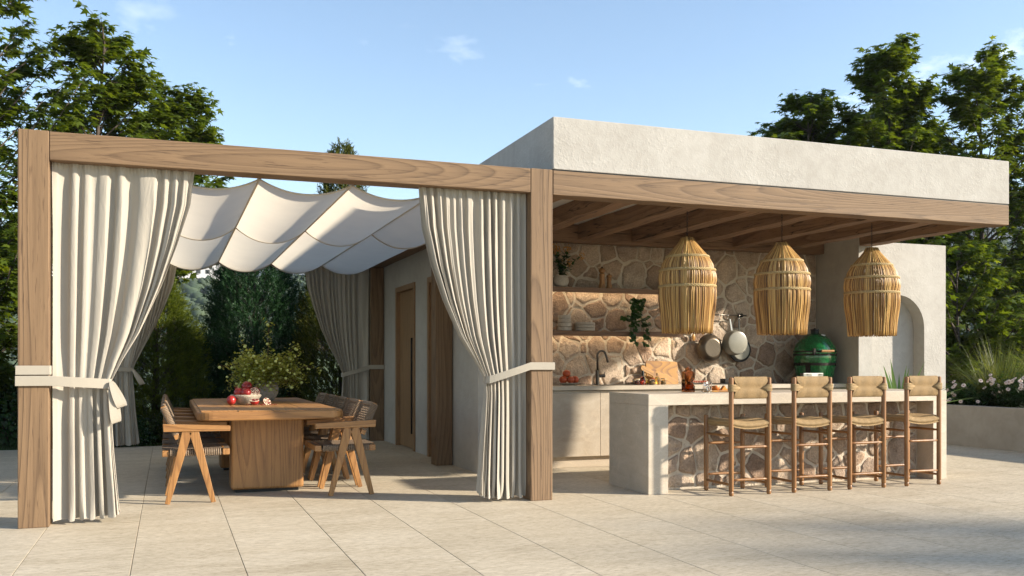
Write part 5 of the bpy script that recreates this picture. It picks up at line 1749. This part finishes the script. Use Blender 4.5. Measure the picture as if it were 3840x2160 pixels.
conifer('yew', (0.50, 17.6, -0.07), [(0,0.5),(0.6,0.55),(1.1,0.38),(1.6,0.18),(1.75,0.03)], 'smaller dark yew filling the gap between thuja and tall yew', 'yew', 1300, 20, 0.06, 0.22, 34, upness=0.6, spread=0.46, nw=3.0)

M['leaf_shrub'] = leaf('shrub_leaf', (0.028,0.055,0.010), (0.085,0.12,0.022), 0.25, 0.45)
def shrub(loc, rx, ry, h, n, size, label, seed, mat='leaf_shrub', name='garden_shrub'):
    r = np.random.default_rng(seed)
    t = thing(name, label, 'shrub', loc)
    mb = MB()
    for k in range(26):
        a = r.uniform(0, 2*PI); q = math.sqrt(r.random())*0.85
        mb.tube([(0.1*rx*math.cos(a),0.1*ry*math.sin(a),0),(0.6*rx*q*math.cos(a),0.6*ry*q*math.sin(a),h*0.45),(rx*q*math.cos(a),ry*q*math.sin(a),h*0.85*math.sqrt(max(0.05,1-q*q)))], [0.008,0.006,0.003], 4)
    mb.build('stems', M['bark'], t)
    a = r.uniform(0, 2*PI, n); u = r.random(n)
    th = np.arccos(1-u*1.0)
    q = r.uniform(0.75, 1.05, n)*(1+0.10*np.sin(3*a+seed)+0.08*np.sin(7*a+5*th))
    P = np.stack([rx*q*np.sin(th)*np.cos(a), ry*q*np.sin(th)*np.sin(a), h*q*np.cos(th)*0.97+0.02], 1)
    nrm = np.stack([np.sin(th)*np.cos(a), np.sin(th)*np.sin(a), np.cos(th)], 1)
    D = nrm*0.5 + r.normal(0, 0.7, (n, 3)); 
    scatter('foliage', *LEAF, P, frames_from(D, nrm), r.uniform(size*0.7, size*1.2, n), M[mat], t)
    return t
shrub((0.35, 15.3, -0.07), 0.72, 0.42, 0.66, 2600, 0.055, 'clipped mound shrub on the lawn edge behind the table', 41)
shrub((-0.75, 15.0, -0.07), 0.60, 0.45, 0.52, 2200, 0.055, 'low small-leaved shrub at the foot of the thuja', 42, 'leaf_dark')
shrub((1.75, 15.4, -0.07), 0.60, 0.40, 0.50, 1800, 0.055, 'low rounded shrub at the foot of the tall yew', 43, 'leaf_dark')
shrub((-2.4, 16.0, -0.07), 0.9, 0.6, 0.95, 3200, 0.075, 'broad dark shrub on the lawn under the tall maple', 44, 'leaf_dark')
shrub((-4.3, 17.0, -0.07), 1.2, 0.8, 1.3, 3600, 0.08, 'large dark shrub at the lawn corner beside the tall maple', 45, 'leaf_dark')
M['iris'] = leaf('iris_blade', (0.02,0.06,0.012), (0.06,0.13,0.02), 0.3, 0.4)
grass_clump((0.42, 16.0, -0.07), 1.35, 130, 0.8, 'clump of upright green blades beside the thuja', 'iris_clump', 'iris', None, 0.022)
grass_clump((0.95, 15.75, -0.07), 1.15, 110, 0.9, 'clump of upright green blades in front of the tall yew', 'iris_clump', 'iris', None, 0.022)
# lawn blades near the terrace
r = np.random.default_rng(6)
n = 26000
P = np.stack([r.uniform(-5.0, 3.0, n), 14.27 + 7*r.random(n)**1.6, np.full(n, -0.07)], 1)
D = np.stack([r.normal(0, 0.35, n), r.normal(0, 0.35, n), np.ones(n)], 1)
GB = ([(-0.06,0,0),(0.06,0,0),(0.045,0.6,0.06),(0,1,0.18),(-0.045,0.6,0.06)], [(0,1,2),(0,2,3),(0,3,4)])
M['lawn_blade'] = leaf('lawn_blade', (0.03,0.06,0.012), (0.075,0.12,0.025), 0.25, 0.6)
o = scatter('grass', *GB, P, frames_from(D, r.normal(0, 1, (n, 3))), r.uniform(0.04, 0.085, n), M['lawn_blade'])
tag(o, 'short green lawn grass beyond the terrace edge', 'grass', None, 'stuff')

# ------------------------------------------------------------------ far hillside with wood and town
def hill_z(x, y):
    d = math.hypot(x, y)
    az = math.atan2(x, y)
    k = 1.0 + 0.42*min(1, max(0, (az-0.35)/0.5)) + 0.05*math.sin(7*az)
    z = float(np.interp(d, [100, 170, 300, 330, 520, 800, 1000], [-12, 2, 24.5, 26.5, 50, 74, 60]))*k
    return z + 1.2*math.sin(x*0.03)+1.0*math.sin(y*0.05+1)
M['hill'] = plain('wooded_ground', (0.055,0.075,0.04), 0.95, var=0.4, vscale=0.05)
mb = MB()
mb.grid(lambda u, v: (lambda az, d: (d*math.sin(az), d*math.cos(az), hill_z(d*math.sin(az), d*math.cos(az))))(R(-75)+R(190)*u, 100+900*v), 90, 45)
struct(mb.build('hillside', M['hill'], None, smooth=True))
r = np.random.default_rng(15)
ico = bmesh.new(); bmesh.ops.create_icosphere(ico, subdivisions=2, radius=1.0)
iv = np.array([v.co[:] for v in ico.verts]); ifc = np.array([[v.index for v in f.verts] for f in ico.faces]); ico.free()
n = 15000
az = r.uniform(R(-35), R(75), n); d = np.where(r.random(n) < 0.62, r.uniform(150, 315, n), r.uniform(430, 800, n))
X = d*np.sin(az); Y = d*np.cos(az)
Z = np.array([hill_z(a, b) for a, b in zip(X, Y)]) + 0.6
M['far_wood'] = leaf('far_foliage', (0.045,0.075,0.04), (0.11,0.145,0.075), 0.0, 0.9)
iv2 = iv*(1+0.20*np.sin(7*iv[:, :1]+5*iv[:, 1:2])+0.13*np.sin(13*iv[:, 2:3]+9*iv[:, :1]))
sz = r.uniform(1.0, 2.4, n)*np.where(d > 400, 1.7, 1.0)
o = scatter('far_wood', iv2, ifc, np.stack([X, Y, Z], 1), frames_from(np.stack([np.cos(az*50), np.sin(az*50), 0*az], 1), (0,0,1)), sz, M['far_wood'])
tag(o, 'hazy wood covering the far hillside', 'wood', None, 'stuff')
M['house_wall'] = plain('far_render', (0.72,0.70,0.68), 0.9, var=0.15, vscale=0.02)
M['house_roof'] = plain('far_roof', (0.42,0.36,0.34), 0.9, var=0.2, vscale=0.02)
hm = []
for k in range(4):
    w, dd, h = ((9,8,5),(16,9,6),(24,10,7),(12,10,9))[k]
    me = bpy.data.meshes.new('far_house')
    q = MB().box(-w/2, w/2, -dd/2, dd/2, -4, h)
    nf = len(q.f)
    q.add([(-w/2-0.4,-dd/2-0.4,h+0.02),(w/2+0.4,-dd/2-0.4,h+0.02),(w/2+0.4,dd/2+0.4,h+0.02),(-w/2-0.4,dd/2+0.4,h+0.02),(-w/2+1,0,h+2.2),(w/2-1,0,h+2.2)],
          [(0,1,5,4),(1,2,5),(2,3,4,5),(3,0,4),(3,2,1,0)])
    mi = [0]*nf + [1]*5
    # window strips set in dark recess boxes
    nb = len(q.f)
    for fl in range(1, int(h//3)+1):
        for wx in np.arange(-w/2+1.5, w/2-1, 3.0):
            q.box(wx, wx+1.4, -dd/2-0.06, -dd/2-0.01, fl*3-2.0, fl*3-0.6)
    mi += [2]*(len(q.f)-nb)
    me.from_pydata(q.v, [], q.f)
    for m_ in (M['house_wall'], M['house_roof'], M['gunmetal']): me.materials.append(m_)
    me.polygons.foreach_set('material_index', mi); me.update()
    hm.append(me)
cnt = 0
for i in range(4000):
    az_ = r.uniform(R(-14), R(52)); d_ = r.uniform(335, 500)
    # only where the picture looks through: between curtains, left of the post, right of the arched wall
    deg = math.degrees(az_)
    if not (-2.5 < deg < 10 or -9.5 < deg < -6 or 42 < deg < 50): continue
    x, y = d_*math.sin(az_), d_*math.cos(az_)
    o = bpy.data.objects.new('far_house', hm[int(r.integers(0, 4))])
    C.objects.link(o)
    o.location = (x, y, hill_z(x, y)); o.rotation_euler = (0, 0, -az_ + r.normal(0, 0.25))
    tag(o, 'small pale house among others on the far hillside', 'house', 'houses of the hillside town')
    cnt += 1
    if cnt >= 170: break
ro = MB().grid(lambda u, v: (lambda a, d__: (d__*math.sin(a), d__*math.cos(a), hill_z(d__*math.sin(a), d__*math.cos(a))+3.2))(R(-30)+R(95)*u, 322+7*v), 120, 1).build('hill_road', plain('pale_road', (0.6,0.58,0.55), 0.9), None)
struct(ro)

# ------------------------------------------------------------------ haze over the valley
m = bpy.data.materials.new('haze_air'); m.use_nodes = True
nt = m.node_tree; nt.nodes.clear()
ho = nt.nodes.new('ShaderNodeOutputMaterial'); hv = nt.nodes.new('ShaderNodeVolumePrincipled')
hv.inputs['Color'].default_value = (0.86, 0.92, 1.0, 1)
hv.inputs['Density'].default_value = 0.00022
hv.inputs['Anisotropy'].default_value = 0.2
nt.links.new(hv.outputs[0], ho.inputs['Volume'])
hz = MB().box(-1100, 1100, -60, 1100, -15, 115).build('haze', m)
tag(hz, 'thin pale haze hanging over the valley', 'haze', None, 'stuff')
